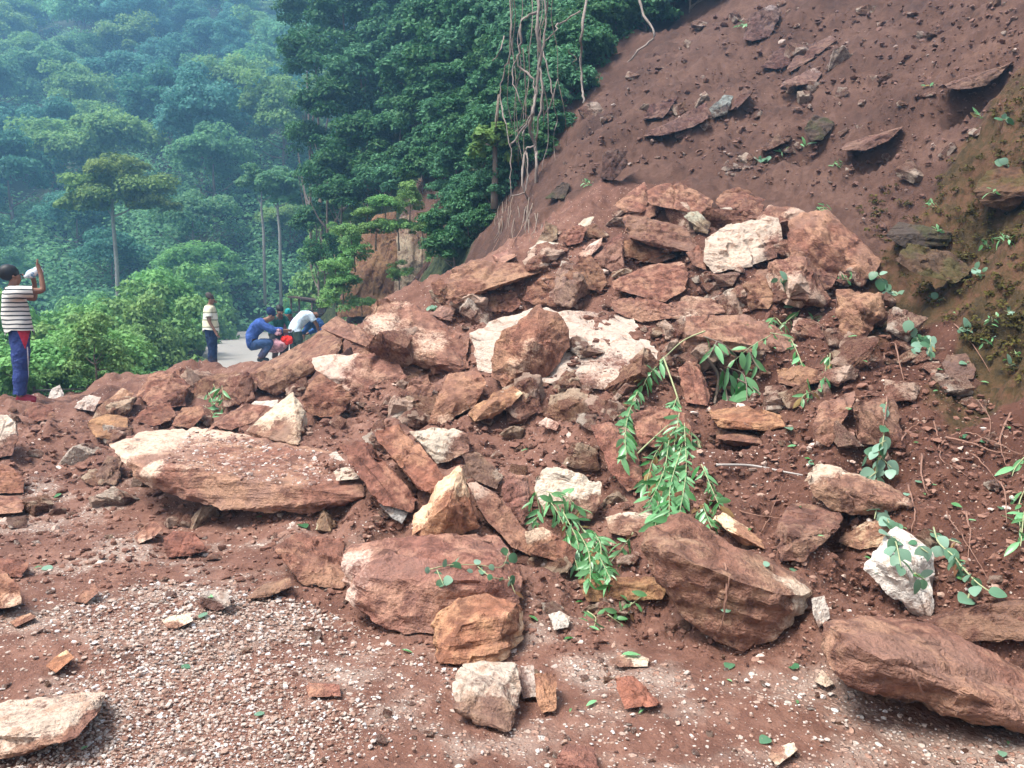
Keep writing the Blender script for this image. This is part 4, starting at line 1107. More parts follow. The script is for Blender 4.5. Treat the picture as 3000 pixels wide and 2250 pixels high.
pebble_mass('gravel', 'pale crushed gravel and chips spread over the track', 42000, G2, (2.4, 20),
            [(0, (.19, .10, .07)), (.25, (.30, .20, .15)), (.55, (.38, .31, .26)), (.8, (.45, .39, .34)), (1, (.58, .56, .54))], (1600, 2500), gpatch)
G3 = [(-400, 1250), (0, 1240), (700, 1200), (1000, 1100), (1250, 900), (1700, 700), (2300, 700), (2600, 900), (2990, 1250), (3400, 1400), (3400, 2100), (2990, 2000), (2300, 1960), (1900, 1900), (1300, 1960), (900, 1760), (0, 1700), (-400, 1700)]
pebble_mass('rubble', 'red earth crumbs and small chips covering the slide', 19000, G3, (4, 30),
            [(0, (.075, .034, .023)), (.5, (.15, .07, .048)), (.86, (.22, .115, .08)), (.95, (.36, .25, .19)), (1, (.6, .5, .43))], (700, 1960))
pebble_mass('rubble', 'earth crumbs and grit on the scar slope', 1600, SCAR, (4, 22),
            [(0, (.085, .045, .034)), (.6, (.125, .065, .05)), (.92, (.17, .10, .08)), (1, (.42, .35, .3))], (5, 720))

SLABTOP = [(560, 1262), (680, 1272), (1000, 1335), (1060, 1395), (900, 1425), (640, 1395), (480, 1350)]
pebble_mass('rubble', 'grey and pale chips strewn over the huge flat slab', 900, SLABTOP, (5, 20),
            [(0, (.16, .08, .06)), (.4, (.30, .19, .15)), (.75, (.42, .34, .29)), (1, (.66, .6, .53))], (1262, 1425), None, True)
# more broken rock standing out of the scar slope
k = 0; tries = 0
while k < 34 and tries < 900:
    tries += 1
    u, v = rng.uniform(1650, 2990), rng.uniform(5, 560)
    if not inside(u, v, SCAR): continue
    loc, nor, ob = see(u, v)
    if ob is None or ob.get('kind') != 'structure': continue
    px = rng.choice([44, 62, 90], p=[.45, .35, .2])
    place_stone(BIG[k % 9], loc, nor, px * loc[1] / FPX, (.62, .55, .52) if rng.random() < .7 else (.8, .72, .66), size_word(px * loc[1] / FPX) + ' dark rock in the scar slope ' + beside(loc), 'rocks in the scar slope', 'rock', 0.45, 'rock')
    k += 1
# ---------------------------------------------------------------- trees and shrubs
def leaf_cloud(seed, clumps, per, rx, rz, leaf, flat=0.75, droop=0.25, low=-0.35, shape=None, inner=0.3):
    """Crown of many small leaf faces gathered in clumps spread through the volume."""
    rs = np.random.default_rng(seed)
    V, T, Fn = [], [], 0
    C_ = []
    for i in range(clumps):
        d = rs.normal(0, 1, 3); d /= np.linalg.norm(d)
        if d[2] < low: d[2] *= -0.6
        r = rs.uniform(inner, 0.86) ** 0.7
        c = d * r * np.array((rx, rx, rz))
        if shape: c = shape(c, rs)
        C_.append(c)
    out = []
    for c in C_:
        rc = rx * rs.uniform(0.22, 0.42)
        n = int(per * rs.uniform(0.6, 1.3))
        d = rs.normal(0, 1, (n, 3)); d /= np.linalg.norm(d, axis=1)[:, None]
        d[:, 2] = np.where(d[:, 2] < -0.25, -d[:, 2], d[:, 2])
        p = c + d * rc * np.array((1, 1, flat)) * rs.uniform(0.55, 1.08, (n, 1))
        nrm = d * 0.7 + np.array((0, 0, 0.55)) + rs.normal(0, 0.45, (n, 3)); nrm /= np.linalg.norm(nrm, axis=1)[:, None]
        ax = np.cross(nrm, rs.normal(0, 1, (n, 3))); ax /= np.linalg.norm(ax, axis=1)[:, None] + 1e-9
        ax[:, 2] -= droop; ax /= np.linalg.norm(ax, axis=1)[:, None]
        sd = np.cross(nrm, ax)
        L = leaf * rs.uniform(0.6, 1.35, (n, 1)); w = L * rs.uniform(0.28, 0.5, (n, 1))
        q = np.stack([p - ax * L * .5, p + sd * w - nrm * L * .06, p + ax * L * .5, p - sd * w - nrm * L * .06], 1)
        out.append(q.reshape(-1, 3)); T.append(np.repeat(np.clip(rs.normal(rs.uniform(.25, .75), .18, n), 0, 1), 4))
    V = np.vstack(out)
    F = np.arange(len(V)).reshape(-1, 4)
    return V, F, np.concatenate(T)

def trunk_mesh(seed, h, r, limbs, spread, name='trunk', top=0.85):
    rs = np.random.default_rng(seed)
    ps = []
    k = 7
    main = np.stack([np.cumsum(rs.normal(0, 0.02 * h, k)) * np.linspace(0, 1, k), np.cumsum(rs.normal(0, 0.02 * h, k)) * np.linspace(0, 1, k), np.linspace(-0.4, h * top, k)], -1)
    ps.append(tube(main, np.linspace(r * 1.25, r * 0.35, k), 7, .08))
    for i in range(limbs):
        a = 2.4 * i + rs.uniform(-.4, .4); z0 = rs.uniform(0.45, 0.75)
        j = z0 * (k - 1); b = main[int(j)] * (1 - j % 1) + main[min(k - 1, int(j) + 1)] * (j % 1)
        e = b + np.array((math.cos(a) * spread, math.sin(a) * spread, h * rs.uniform(.1, .28)))
        m = (b + e) / 2 - np.array((0, 0, h * 0.03))
        ps.append(tube(smooth_path([b, m, e], 3), np.linspace(r * .45, r * .1, 7), 5))
    V, F = join(ps)
    return poly_mesh(name, V, F)

def make_plant(name, crown_me, crown_mat, trunk_me, trunk_mat, loc, rz, sc, label, cat, group, crown_z=0.0, crown_name='crown', trunk_name='trunk'):
    e = bpy.data.objects.new(name, None); e.empty_display_size = 0.2
    e.location = loc; e.rotation_euler = (0, 0, rz); e.scale = sc
    col.objects.link(e)
    tag(e, label, cat, group)
    if trunk_me: link(trunk_name, trunk_me, trunk_mat, e)
    c = link(crown_name, crown_me, crown_mat, e, (0, 0, crown_z))
    return e

def crown_me(mat, *a, **k):
    V, F, T = leaf_cloud(*a, **k)
    me = fast_mesh('crown', V, F, dict(tint=T)); me.materials.append(mat)
    return me
FARM = [M['leaf_far'], M['leaf_far2'], M['leaf_far'], M['leaf_far3'], M['leaf_far2'], M['leaf_far3']]
FAR = [crown_me(FARM[i], 100 + i, 30, 290, 3.6, [2.6, 3.4, 3.0, 4.2, 2.4, 3.6][i], 0.28) for i in range(6)]
FART = [trunk_mesh(200 + i, 5.0, 0.17, 4, 2.0) for i in range(3)]
labels_far = ['broad rounded hazy tree on the far slope', 'tall domed blue green tree on the far slope', 'spreading mid green tree on the far slope',
              'tall narrow dark green tree on the far slope', 'low flat crowned tree on the far slope', 'full leafy tree on the far slope']
pts, tries = [], 0
while len(pts) < 285 and tries < 30000:
    tries += 1
    y = 50 + 100 * rng.random() ** 0.8; x = rng.uniform(-0.70, -0.05) * y
    mn = 4.3 + 0.012 * y
    if any((x - a) ** 2 + (y - b) ** 2 < mn * mn for a, b in pts[-400:]): continue
    z = float(far_z(np.array([x]), np.array([y]))[0])
    if (CAM_Z - z) / y * 1 + 0 < -0.47: continue
    if x / y < -0.68 or (x + 12.5) ** 2 / 30 + (y - 47) ** 2 / 60 < 1: continue
    pts.append((x, y))
for i, (x, y) in enumerate(pts):
    z = float(far_z(np.array([x]), np.array([y]))[0])
    j = int(rng.integers(6)); s = rng.uniform(0.75, 1.15) * (1.0 + 0.0016 * (y - 50)) * (0.72 if y < 62 else 1.0)
    make_plant('forest_tree', FAR[j], FARM[j], FART[i % 3], M['bark'], (x, y, z), rng.uniform(0, 6.28), (s, s, s * rng.uniform(.9, 1.2)), labels_far[j] + ', ' + ('at its foot' if y < 66 else 'in its lower part' if y < 90 else 'in its middle' if y < 118 else 'near its top') + (' on the left' if x / y < -.46 else ' towards the right' if x / y > -.27 else ''), 'tree', 'trees of the forest on the far slope', 4.4)

# understorey filling the forest floor between the trunks
def shrub_mass(name, label, pts_, seed, leaf, rad, per, mat):
    rs = np.random.default_rng(seed)
    P, T = [], []
    for (x, y, z) in pts_:
        n = per
        r = rad * rs.uniform(.6, 1.3)
        d = rs.normal(0, 1, (n, 3)); d /= np.linalg.norm(d, axis=1)[:, None]; d[:, 2] = np.abs(d[:, 2])
        p = np.array((x, y, z)) + d * r * rs.uniform(.5, 1.05, (n, 1))
        nrm = d * .7 + np.array((0, 0, .5)) + rs.normal(0, .4, (n, 3)); nrm /= np.linalg.norm(nrm, axis=1)[:, None]
        ax = np.cross(nrm, rs.normal(0, 1, (n, 3))); ax /= np.linalg.norm(ax, axis=1)[:, None] + 1e-9
        sd_ = np.cross(nrm, ax); L = leaf * rs.uniform(.6, 1.3, (n, 1)); w = L * .4
        P.append(np.stack([p - ax * L * .5, p + sd_ * w, p + ax * L * .5, p - sd_ * w], 1).reshape(-1, 3))
        T.append(np.repeat(np.clip(rs.normal(rs.uniform(.2, .8), .2, n), 0, 1), 4))
    V = np.vstack(P)
    me = fast_mesh(name, V, np.arange(len(V)).reshape(-1, 4), dict(tint=np.concatenate(T)))
    return tag(link(name, me, mat), label, 'undergrowth', kind='stuff')
fp = []
for _ in range(1500):
    y = rng.uniform(47, 158) if _ < 800 or _ >= 1150 else rng.uniform(46, 68); x = (rng.uniform(-0.72, 0.0) if _ < 1150 else rng.uniform(-1.1, -.66)) * y
    fp.append((x, y, float(far_z(np.array([x]), np.array([y]))[0]) + 0.3))
shrub_mass('undergrowth', 'dark understorey between the trees of the far slope', fp, 5, 0.30, 2.0, 200, M['leaf_far'])

# shrubs and small trees on the near wooded hillside left of the scar
SPUR = [(960, -20), (1010, 300), (1040, 640), (1250, 620), (1290, 760), (1420, 690), (1500, 560), (1640, 340), (1760, 130), (2060, -20)]
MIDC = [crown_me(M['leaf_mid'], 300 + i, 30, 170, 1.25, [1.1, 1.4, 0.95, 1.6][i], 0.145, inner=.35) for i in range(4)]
MIDT = [trunk_mesh(310 + i, 2.0, 0.06, 4, 0.7, 'stem') for i in range(2)]
lab_mid = ['rounded leafy shrub on the shaded hillside', 'tall leafy shrub on the shaded hillside', 'low spreading shrub on the shaded hillside', 'slender bushy tree on the shaded hillside']
n_, tries, used = 0, 0, []
while n_ < 175 and tries < 6000:
    tries += 1
    u, v = rng.uniform(930, 2060), rng.uniform(-60, 790)
    if not inside(u, v, SPUR): continue
    if 960 < u < 1310 and v > 545: continue
    if any((u - a) ** 2 + (v - b) ** 2 < 46 ** 2 for a, b in used): continue
    Y = hit(u, v + 25)
    if Y is None or Y < 13.2: continue
    used.append((u, v))
    p = at(u, v + 25, Y)
    rpx = rng.uniform(58, 95) * (1.25 if v < 250 else 1.0)
    s = rpx * Y / FPX / 1.25
    j = int(rng.integers(4))
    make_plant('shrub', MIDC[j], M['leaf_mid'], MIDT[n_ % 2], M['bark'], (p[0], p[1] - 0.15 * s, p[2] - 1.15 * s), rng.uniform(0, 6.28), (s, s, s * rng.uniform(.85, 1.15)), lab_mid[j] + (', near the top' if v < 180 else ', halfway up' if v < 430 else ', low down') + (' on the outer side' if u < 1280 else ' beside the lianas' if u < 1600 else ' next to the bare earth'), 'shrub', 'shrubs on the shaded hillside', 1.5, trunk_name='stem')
    n_ += 1
# taller trees along the outer edge of that hillside, standing out against the far slope
EDGE = [(1010, 60, 38, 120), (930, 190, 36, 105), (985, 330, 33, 120), (905, 430, 34, 85), (960, 520, 30, 105), (1000, 590, 27, 85), (930, 660, 31, 80), (950, 770, 27, 65), (1080, 440, 28, 110), (1060, 240, 33, 120), (900, 60, 44, 80)]
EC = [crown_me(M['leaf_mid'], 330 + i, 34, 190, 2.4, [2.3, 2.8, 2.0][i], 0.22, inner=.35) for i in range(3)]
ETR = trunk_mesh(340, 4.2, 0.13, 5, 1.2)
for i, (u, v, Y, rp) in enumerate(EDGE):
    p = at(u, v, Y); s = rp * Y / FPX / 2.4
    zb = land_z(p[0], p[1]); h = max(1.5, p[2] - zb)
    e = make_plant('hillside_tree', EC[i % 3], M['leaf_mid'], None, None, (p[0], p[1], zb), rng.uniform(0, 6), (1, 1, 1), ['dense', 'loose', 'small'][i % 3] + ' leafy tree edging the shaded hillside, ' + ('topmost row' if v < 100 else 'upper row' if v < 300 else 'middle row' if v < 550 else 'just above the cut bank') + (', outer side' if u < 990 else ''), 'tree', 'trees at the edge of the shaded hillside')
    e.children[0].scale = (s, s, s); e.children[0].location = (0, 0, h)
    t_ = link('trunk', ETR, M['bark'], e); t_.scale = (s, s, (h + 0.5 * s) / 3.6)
# fresh yellow green bush between the lianas and darker shrubs
lights = []
# light green growth where the road runs in under the hillside
n_, tries, used = 0, 0, []
while n_ < 130 and tries < 6000:
    tries += 1
    u, v = rng.uniform(600, 1090), rng.uniform(560, 930)
    if not inside(u, v, [(560, 860), (800, 600), (1060, 500), (1060, 640), (1030, 780), (1050, 900), (960, 925), (860, 890), (690, 925)]): continue
    if any((u - a) ** 2 + (v - b) ** 2 < 27 ** 2 for a, b in used): continue
    Y = hit(u, v, 46.9)
    if Y is None: continue
    p = at(u, v, Y)
    if np.min(np.hypot(cl[:, 0] - p[0], cl[:, 1] - p[1])) < 2.6: continue
    used.append((u, v)); lights.append((u, v, p, Y))
    n_ += 1
p = at(1452, 470, hit(1452, 500) or 17.0); YB = crown_me(M['leaf_yel'], 360, 16, 70, 0.5, 0.75, 0.13)
make_plant('bush', YB, M['leaf_yel'], MIDT[0], M['bark'], (p[0], p[1] - 1.2, p[2] - 0.7), 0, (1, 1, 1), 'small bright yellow green bush beside the hanging lianas', 'bush', None, 0.7, trunk_name='stem')

# bushes of the valley floor, left middle distance
BUSH = [crown_me(M['leaf_bush'], 400 + i, 24, 200, 1.0, [0.8, 1.1, 0.65, 1.3, .9][i], 0.09, inner=.3) for i in range(5)]
BST = [trunk_mesh(410 + i, 1.5, 0.04, 4, 0.5, 'stem') for i in range(2)]
lab_b = ['low round light green bush on the valley floor', 'upright light green bush on the valley floor', 'flat spreading light green bush on the valley floor', 'tall leafy bush on the valley floor', 'tangled green bush on the valley floor']
roadc = cl
n_, tries, used = 0, 0, []
while n_ < 240 and tries < 14000:
    tries += 1
    y = 12.2 + 36 * rng.random() ** 1.25; u = rng.uniform(-150, 1120)
    s0 = (u - 1500) / FPX; x = s0 * y
    dr = np.min(np.hypot(cl[:, 0] - x, cl[:, 1] - y))
    if dr < 2.5: continue
    if x > -3.8 and y < 19: continue
    if -9.4 < x < -4.6 and 17 < y < 21.5: continue
    if 480 < u < 760 and y < 19: continue
    if u > 690 and y < 30: continue
    if 660 < u < 960 and 24 < y < 46 and dr < 4.2: continue
    if x > -7.5 and y > 24: continue
    mn = 0.75 + 0.02 * y
    if any((x - a) ** 2 + (y - b) ** 2 < mn * mn for a, b in used): continue
    used.append((x, y))
    z = land_z(x, y)
    s = rng.uniform(.6, 1.15) * (1 + 0.03 * (y - 12)) * (0.8 if y < 16 else 1.0)
    if 600 < u < 700 and y > 24: s *= .45
    j = int(rng.integers(5))
    make_plant('bush', BUSH[j], M['leaf_bush'], BST[n_ % 2], M['bark'], (x, y, z - 0.1), rng.uniform(0, 6.28), (s, s, s * rng.uniform(.85, 1.3)), lab_b[j] + (' near the slide' if y < 17 else ' halfway to the forest' if y < 30 else ' before the forest') + (', leftmost part' if u < 230 else '' if u < 480 else ', beside the road'), 'bush', 'bushes on the valley floor', 0.75, trunk_name='stem')
    n_ += 1
for (u, v) in ((985, 900), (985, 800), (1030, 700), (1075, 640), (1130, 615), (1200, 612), (1265, 650), (1168, 690), (1170, 820), (1290, 760), (1005, 850), (1040, 760), (1060, 900), (1285, 860), (1220, 890), (1100, 690), (1240, 690)):
    lights.append((u, v, at(u, v, 18.9), 19.0))
for k_, (u, v, p, Y) in enumerate(lights):
    s = rng.uniform(38, 62) * Y / FPX
    j = int(rng.integers(5))
    make_plant('bush', BUSH[j], M['leaf_bush'], BST[k_ % 2], M['bark'], (p[0], p[1], p[2] - .35 * s), rng.uniform(0, 6.28), (s, s, s), lab_b[j].replace(' on the valley floor', '') + (' by the ochre rock face' if Y == 19.0 else ' at the foot of the shaded hillside' + (' above the road' if v > 800 else ' below the edge trees')), 'bush', 'bushes at the foot of the shaded hillside', .6, trunk_name='stem')
vp = []
for _ in range(1400):
    y = 11.5 + 34 * rng.random(); x = (rng.uniform(-200, 1080) - 1500) / FPX * y
    if np.min(np.hypot(cl[:, 0] - x, cl[:, 1] - y)) < 2.1 or (x > -4.2 and y < 20) or (-8.4 < x < -4.8 and 17 < y < 21): continue
    if (x > -7.6 and y < 13.6): continue
    vp.append((x, y, land_z(x, y) - 0.05))
shrub_mass('undergrowth', 'bright green weeds and creepers covering the valley floor', vp, 9, 0.09, 0.42, 110, M['leaf_bush'])

BANK = [(2500, 620), (2640, 830), (2930, 1090), (3200, 1250), (3400, 1000), (3400, 200), (2998, 260), (2800, 400)]
mp = []
while len(mp) < 640:
    u, v = rng.uniform(2450, 3400), rng.uniform(200, 1250)
    if not inside(u, v, BANK): continue
    Y = hit(u, v)
    if Y: mp.append(tuple(at(u, v, Y)))
shrub_mass('moss', 'brown green moss and tiny plants clothing the right bank', mp, 12, 0.026, 0.055, 22, M['leaf_moss'])

# single trees one can tell apart
def limb_tree(name, label, u, vbase, vtop, Y, rtrunk, crowns, mat, bark, forks=()):
    b = at(u, vbase, Y); tp = at(u, vtop, Y)
    e = bpy.data.objects.new(name, None); e.location = tuple(b); col.objects.link(e); tag(e, label, 'tree')
    h = tp[2] - b[2]
    ps = [tube([(0, 0, -3), (0.05, 0, h * .35), (-0.04, 0, h * .7), (0, 0, h)], np.array((1.2, 1, .8, .4)) * rtrunk, 7)]
    for (du, dv, v0) in forks:
        z0 = at(u, v0, Y)[2] - b[2]; q = at(u + du, v0 + dv, Y) - b
        ps.append(tube(smooth_path([(0, 0, z0), (q[0] * .5, .2, z0 + (q[2] - z0) * .35), (q[0], .4, q[2])], 3), np.linspace(rtrunk * .6, rtrunk * .18, 7), 5))
    V, F = join(ps)
    link('trunk', poly_mesh('trunk', V, F), M[bark], e)
    for i, (cu, cv, rx, rz) in enumerate(crowns):
        V, F, T = leaf_cloud(700 + i + int(u), 20, 190, rx, rz, 0.19, .6)
        o = link('crown', fast_mesh('crown', V, F, dict(tint=T)), M[mat], e, tuple(at(cu, cv, Y) - b))
limb_tree('pale_trunk_tree', 'yellowish flat topped tree with a pale forked trunk in the left middle distance', 347, 930, 500, 44, 0.115,
          [(345, 510, 2.0, 1.0), (280, 560, 2.0, .8), (415, 560, 2.2, .8), (345, 590, 2.6, .7), (250, 610, 1.5, .6), (450, 610, 1.5, .6)], 'leaf_yel', 'pale_bark', [(-55, -50, 635), (60, -55, 635), (-20, -90, 600), (40, -60, 590)])
limb_tree('pale_trunk_tree', 'slim white trunked tree, left one of the pair before the forest', 772, 745, 560, 48, 0.085, [(760, 535, 1.7, 1.0), (800, 560, 1.3, .7)], 'leaf_far', 'pale_bark', [(-25, -25, 600), (25, -30, 590)])
limb_tree('pale_trunk_tree', 'slim white trunked tree, right one of the pair before the forest', 819, 745, 560, 47, 0.085, [(825, 545, 1.7, 1.0), (860, 585, 1.3, .7)], 'leaf_far', 'pale_bark', [(28, -20, 605), (-22, -20, 615)])

# ---------------------------------------------------------------- lianas hanging where the scar begins
LIANA = [('thin straight pale liana, leftmost of the hanging tangle', 14, [(1495, -40), (1497, 136), (1479, 203), (1466, 280), (1484, 384), (1497, 475), (1493, 588)], .016),
    ('looping grey liana that bows left in the tangle', 14, [(1574, 36), (1529, 59), (1527, 127), (1520, 190), (1561, 235), (1565, 316), (1524, 389), (1490, 430)], .026),
    ('thickest twisted liana in the middle of the tangle', 13.8, [(1583, -40), (1574, 90), (1583, 158), (1574, 253), (1561, 335), (1551, 375), (1565, 430), (1574, 488), (1567, 600), (1572, 655)], .036),
    ('long straight grey liana right of the thickest one', 13.9, [(1592, -40), (1597, 90), (1583, 181), (1588, 271), (1574, 389), (1570, 430), (1570, 520), (1570, 600)], .024),
    ('short kinked liana branching to the upper right', 14, [(1701, 36), (1638, 68), (1628, 90), (1600, 120)], .018),
    ('lower liana loop that meets the root stump', 13.7, [(1565, 430), (1538, 443), (1533, 540), (1552, 600), (1570, 650)], .022),
    ('small inner loop of liana near the stump', 13.7, [(1542, 447), (1547, 530), (1533, 565), (1500, 570)], .018),
    ('thin liana crossing the tangle on the left', 14.1, [(1515, 160), (1502, 217), (1520, 294), (1547, 352), (1530, 395)], .015),
    ('ragged brown liana with a root clump right of the tangle', 14.5, [(1723, -40), (1705, 90), (1701, 158), (1705, 250), (1712, 300)], .03),
    ('bent pale branch hanging over the top of the scar', 17, [(1868, -30), (1886, 45), (1917, 104), (1870, 150), (1836, 185)], .03),
    ('thin curled twig at the far left of the lianas', 15, [(1477, 104), (1461, 158), (1443, 180)], .014),
    ('liana arc at the right side of the tangle', 13.9, [(1592, 150), (1610, 225), (1615, 290), (1590, 350)], .016)]
for lab, Y, pp, r in LIANA:
    P = smooth_path([at(u, v, Y + 0.25 * math.sin(i * 2.1 + u)) for i, (u, v) in enumerate(pp)], 5)
    P += 0.012 * rng.normal(0, 1, P.shape)
    V, F = tube(P, np.linspace(r, r * .7, len(P)) * rng.uniform(.6, 1.05, len(P)), 6, .15)
    tag(link('liana', poly_mesh('liana', V, F), M['vine']), lab, 'liana', 'hanging lianas')
for i in range(13):                      # finer strands of the tangle
    u0 = rng.choice([1500, 1530, 1560, 1585, 1600, 1640, 1700]) + rng.uniform(-18, 18); Y = rng.uniform(13.6, 14.6)
    v0, v1 = (-40 if i < 8 else rng.uniform(80, 300)), rng.uniform(330, 640) - (u0 - 1560 if u0 > 1600 else 0) * 1.6
    k_ = 7; us_ = u0 + np.cumsum(rng.normal(0, 9, k_)); vs_ = np.linspace(v0, v1, k_)
    P = smooth_path([at(a_, b_, Y + rng.uniform(-.2, .2)) for a_, b_ in zip(us_, vs_)], 5)
    r = rng.uniform(.006, .014)
    V, F = tube(P, np.linspace(r, r * .5, len(P)) * rng.uniform(.7, 1.2, len(P)), 5, .1)
    tag(link('liana', poly_mesh('liana', V, F), M['bark'] if i % 3 else M['vine']), ('long' if v1 - v0 > 450 else 'short') + ' fine strand of liana ' + ('left of' if u0 < 1540 else 'among' if u0 < 1590 else 'right of') + ' the thickest twisted liana', 'liana', 'hanging lianas')
for i in range(26):                      # fine roots bared on the bank below
    u0, v0 = rng.uniform(1450, 1590), rng.uniform(560, 660)
    Y = hit(u0, v0)
    if Y is None or Y > 16: continue
    Ye = hit(u0 - 12, v0 + 70) or Y
    P = smooth_path([at(u0, v0, Y - .05), at(u0 + rng.uniform(-12, 6), v0 + 35, (Y + Ye) / 2 - .12), at(u0 + rng.uniform(-22, 4), v0 + rng.uniform(55, 95), Ye - .05)], 4)
    V, F = tube(P, np.linspace(.009, .003, len(P)), 5)
    tag(link('root', poly_mesh('root', V, F), M['bark']), 'thin grey root hanging on the bank below the lianas', 'root', 'roots below the lianas')
V, F = tube(smooth_path([at(1567, 600, 13.7), at(1560, 640, 13.55), at(1575, 690, 13.3)], 4), np.linspace(.05, .1, 9), 8, .1)
tag(link('stump', poly_mesh('stump', V, F), M['pale_bark']), 'pale root stump at the foot of the hanging lianas', 'stump')

# ---------------------------------------------------------------- torn branches, sprigs, leaves and roots on the slide
bpy.context.view_layer.update(); _dg = bpy.context.evaluated_depsgraph_get()
def blade(name, w, fold, n=5, heart=False):
    V, F = [], []
    for i in range(n + 1):
        t = i / n
        ww = w * (math.sin(math.pi * min(1, t * 0.96 + 0.02)) ** (0.55 if heart else 0.8)) * (1.25 - 0.5 * t if heart else 1.1 - .25 * t)
        z = -0.18 * t * t
        V += [(t, -ww, z + fold * ww), (t, 0, z), (t, ww, z + fold * ww)]
    for i in range(n):
        a = i * 3
        F += [(a, a + 3, a + 4, a + 1), (a + 1, a + 4, a + 5, a + 2)]
    me = poly_mesh(name, V, F); return me
LONG = [blade('leaf', .15, .35), blade('leaf', .2, .2), blade('leaf', .12, .5)]
ROUND = [blade('leaf', .46, .16, 7, True), blade('leaf', .42, -.1, 7, True)]
DRY = [blade('leaf', .17, .7), blade('leaf', .2, -.6)]
for m_ in DRY: m_.materials.append(M['leaf_dry'])
for m_ in LONG: m_.materials.append(M['leaf_near'])
for m_ in ROUND: m_.materials.append(M['leaf_round'])
def put_leaf(me, p, ax, nrm, L, parent):
    o = bpy.data.objects.new('leaf', me)
    x = Vector(ax).normalized(); z = Vector(nrm); z = (z - x * z.dot(x)).normalized(); y = z.cross(x)
    Mx = Matrix((x, y, z)).transposed().to_4x4()
    o.matrix_local = Matrix.Translation(Vector(p)) @ Mx @ Matrix.Diagonal((L, L, L, 1))
    o.parent = parent; col.objects.link(o)
    return o
def sprig(name, label, stems, leafpx, step, off=0.08, mats=LONG, r=0.004, cat='branch', droop=.7, bare=(), stemmat='stem', jit=1.0):
    e = None
    rs = np.random.default_rng(len(bpy.data.objects))
    for si, pp in enumerate(stems):
        P = []
        last = None
        for (u, v) in pp:
            loc, nor, ob = see(u, v)
            Y = loc[1] if loc is not None else (last or 6.0)
            if last is not None: Y = min(max(Y, last - .5), last + .5)
            last = Y
            P.append(at(u, v, Y - off * rs.uniform(.6, 1.4)))
        if e is None:
            e = bpy.data.objects.new(name, None); e.location = tuple(P[-1]); col.objects.link(e); tag(e, label, cat)
            base = np.array(P[-1])
        S = smooth_path(P, 6)
        V, F = tube(S - base, np.linspace(r, r * .5, len(S)) * (2.2 if si in bare else 1), 5)
        link('stem', poly_mesh('stem', V, F), M[stemmat], e)
        if si in bare: continue
        seg = np.linalg.norm(np.diff(S, axis=0), axis=1); cum = np.concatenate([[0], np.cumsum(seg)])
        L0 = leafpx * np.mean(S[:, 1]) / FPX
        d = L0 * .2; sgn = 1
        while d < cum[-1]:
            j = min(len(seg) - 1, int(np.searchsorted(cum, d)) - 1); j = max(j, 0)
            p = S[j] + (S[j + 1] - S[j]) * (d - cum[j]) / max(seg[j], 1e-6)
            tan = (S[j + 1] - S[j]) / max(seg[j], 1e-6)
            side = np.cross(tan, (0, -1, 0.3)); side /= np.linalg.norm(side) + 1e-9
            ax = side * sgn * rs.uniform(.5, 1.0) + tan * .4 + np.array((0, -.25, -droop)) * rs.uniform(.5, 1.2) + rs.normal(0, .3 * jit, 3)
            nrm = np.array((0, -.65, .75)) + rs.normal(0, .55 * jit, 3)
            put_leaf(DRY[rs.integers(2)] if rs.random() < .06 else mats[rs.integers(len(mats))], p - base + rs.normal(0, .01, 3), ax, nrm, L0 * rs.uniform(.65, 1.25), e)
            sgn = -sgn; d += L0 * step * rs.uniform(.7, 1.3)
    return e
sprig('torn_branch', 'large torn leafy branch hanging over the slide with bright green leaves', [
    [(1990, 1210), (1970, 1330), (1935, 1440), (1920, 1540)], [(2005, 1240), (2010, 1380), (1990, 1510)], [(2045, 1290), (2050, 1400), (2060, 1480), (2085, 1545)], [(1990, 1250), (1920, 1330), (1890, 1430)],
    [(2025, 1270), (2030, 1400), (2025, 1540)], [(2055, 1360), (2085, 1430), (2110, 1490)], [(1960, 1290), (1945, 1380), (1900, 1480)], [(2000, 1300), (1965, 1420), (1960, 1530)],
    [(1870, 1140), (1841, 1216), (1832, 1280), (1835, 1345)], [(1944, 1048), (1985, 1165), (2005, 1245), (2045, 1290), (2060, 1370), (2080, 1440)], [(2066, 970), (2002, 998), (1942, 1052)], [(1800, 1400), (1889, 1308), (1958, 1245)], [(1944, 1050), (1900, 1100), (1885, 1130)], [(1985, 1160), (1960, 1230), (1950, 1300)], [(2010, 1250), (1985, 1330), (1985, 1420)]],
    45, .24, .12, bare=(9, 10, 11), r=.004)
sprig('torn_branch', 'forked grey branch with long drooping leaves over the dark hollow', [
    [(2110, 1080), (2160, 1130), (2205, 1205)], [(2110, 1090), (2130, 1160), (2128, 1215)], [(2160, 1110), (2225, 1150), (2272, 1230)], [(2130, 1075), (2180, 1100), (2190, 1180)], [(2060, 985), (2120, 1010), (2160, 1045)], [(2100, 1000), (2085, 1030), (2070, 1040)],
    [(2056, 1033), (2100, 1090), (2104, 1128), (2094, 1178), (2085, 1216), (2047, 1280)], [(2190, 1020), (2210, 1060), (2225, 1080)]], 58, .42, .1, droop=1.3, bare=(6,), stemmat='bark', r=.008)
sprig('torn_branch', 'slender branch with fine leaves slanting up to the right of the hollow', [
    [(2344, 909), (2300, 945), (2256, 982), (2200, 1015), (2142, 1065)], [(2256, 975), (2300, 985), (2330, 1010)], [(2319, 995), (2341, 1045), (2363, 1109), (2370, 1134)], [(2290, 950), (2270, 930), (2250, 950)]], 44, .6, .07, droop=.9, r=.005)
sprig('sprig', 'small leafy sprig on the soil right of the hollow', [[(2365, 1150), (2350, 1165), (2352, 1185)], [(2365, 1150), (2395, 1150)]], 38, .4, .05, cat='sprig')
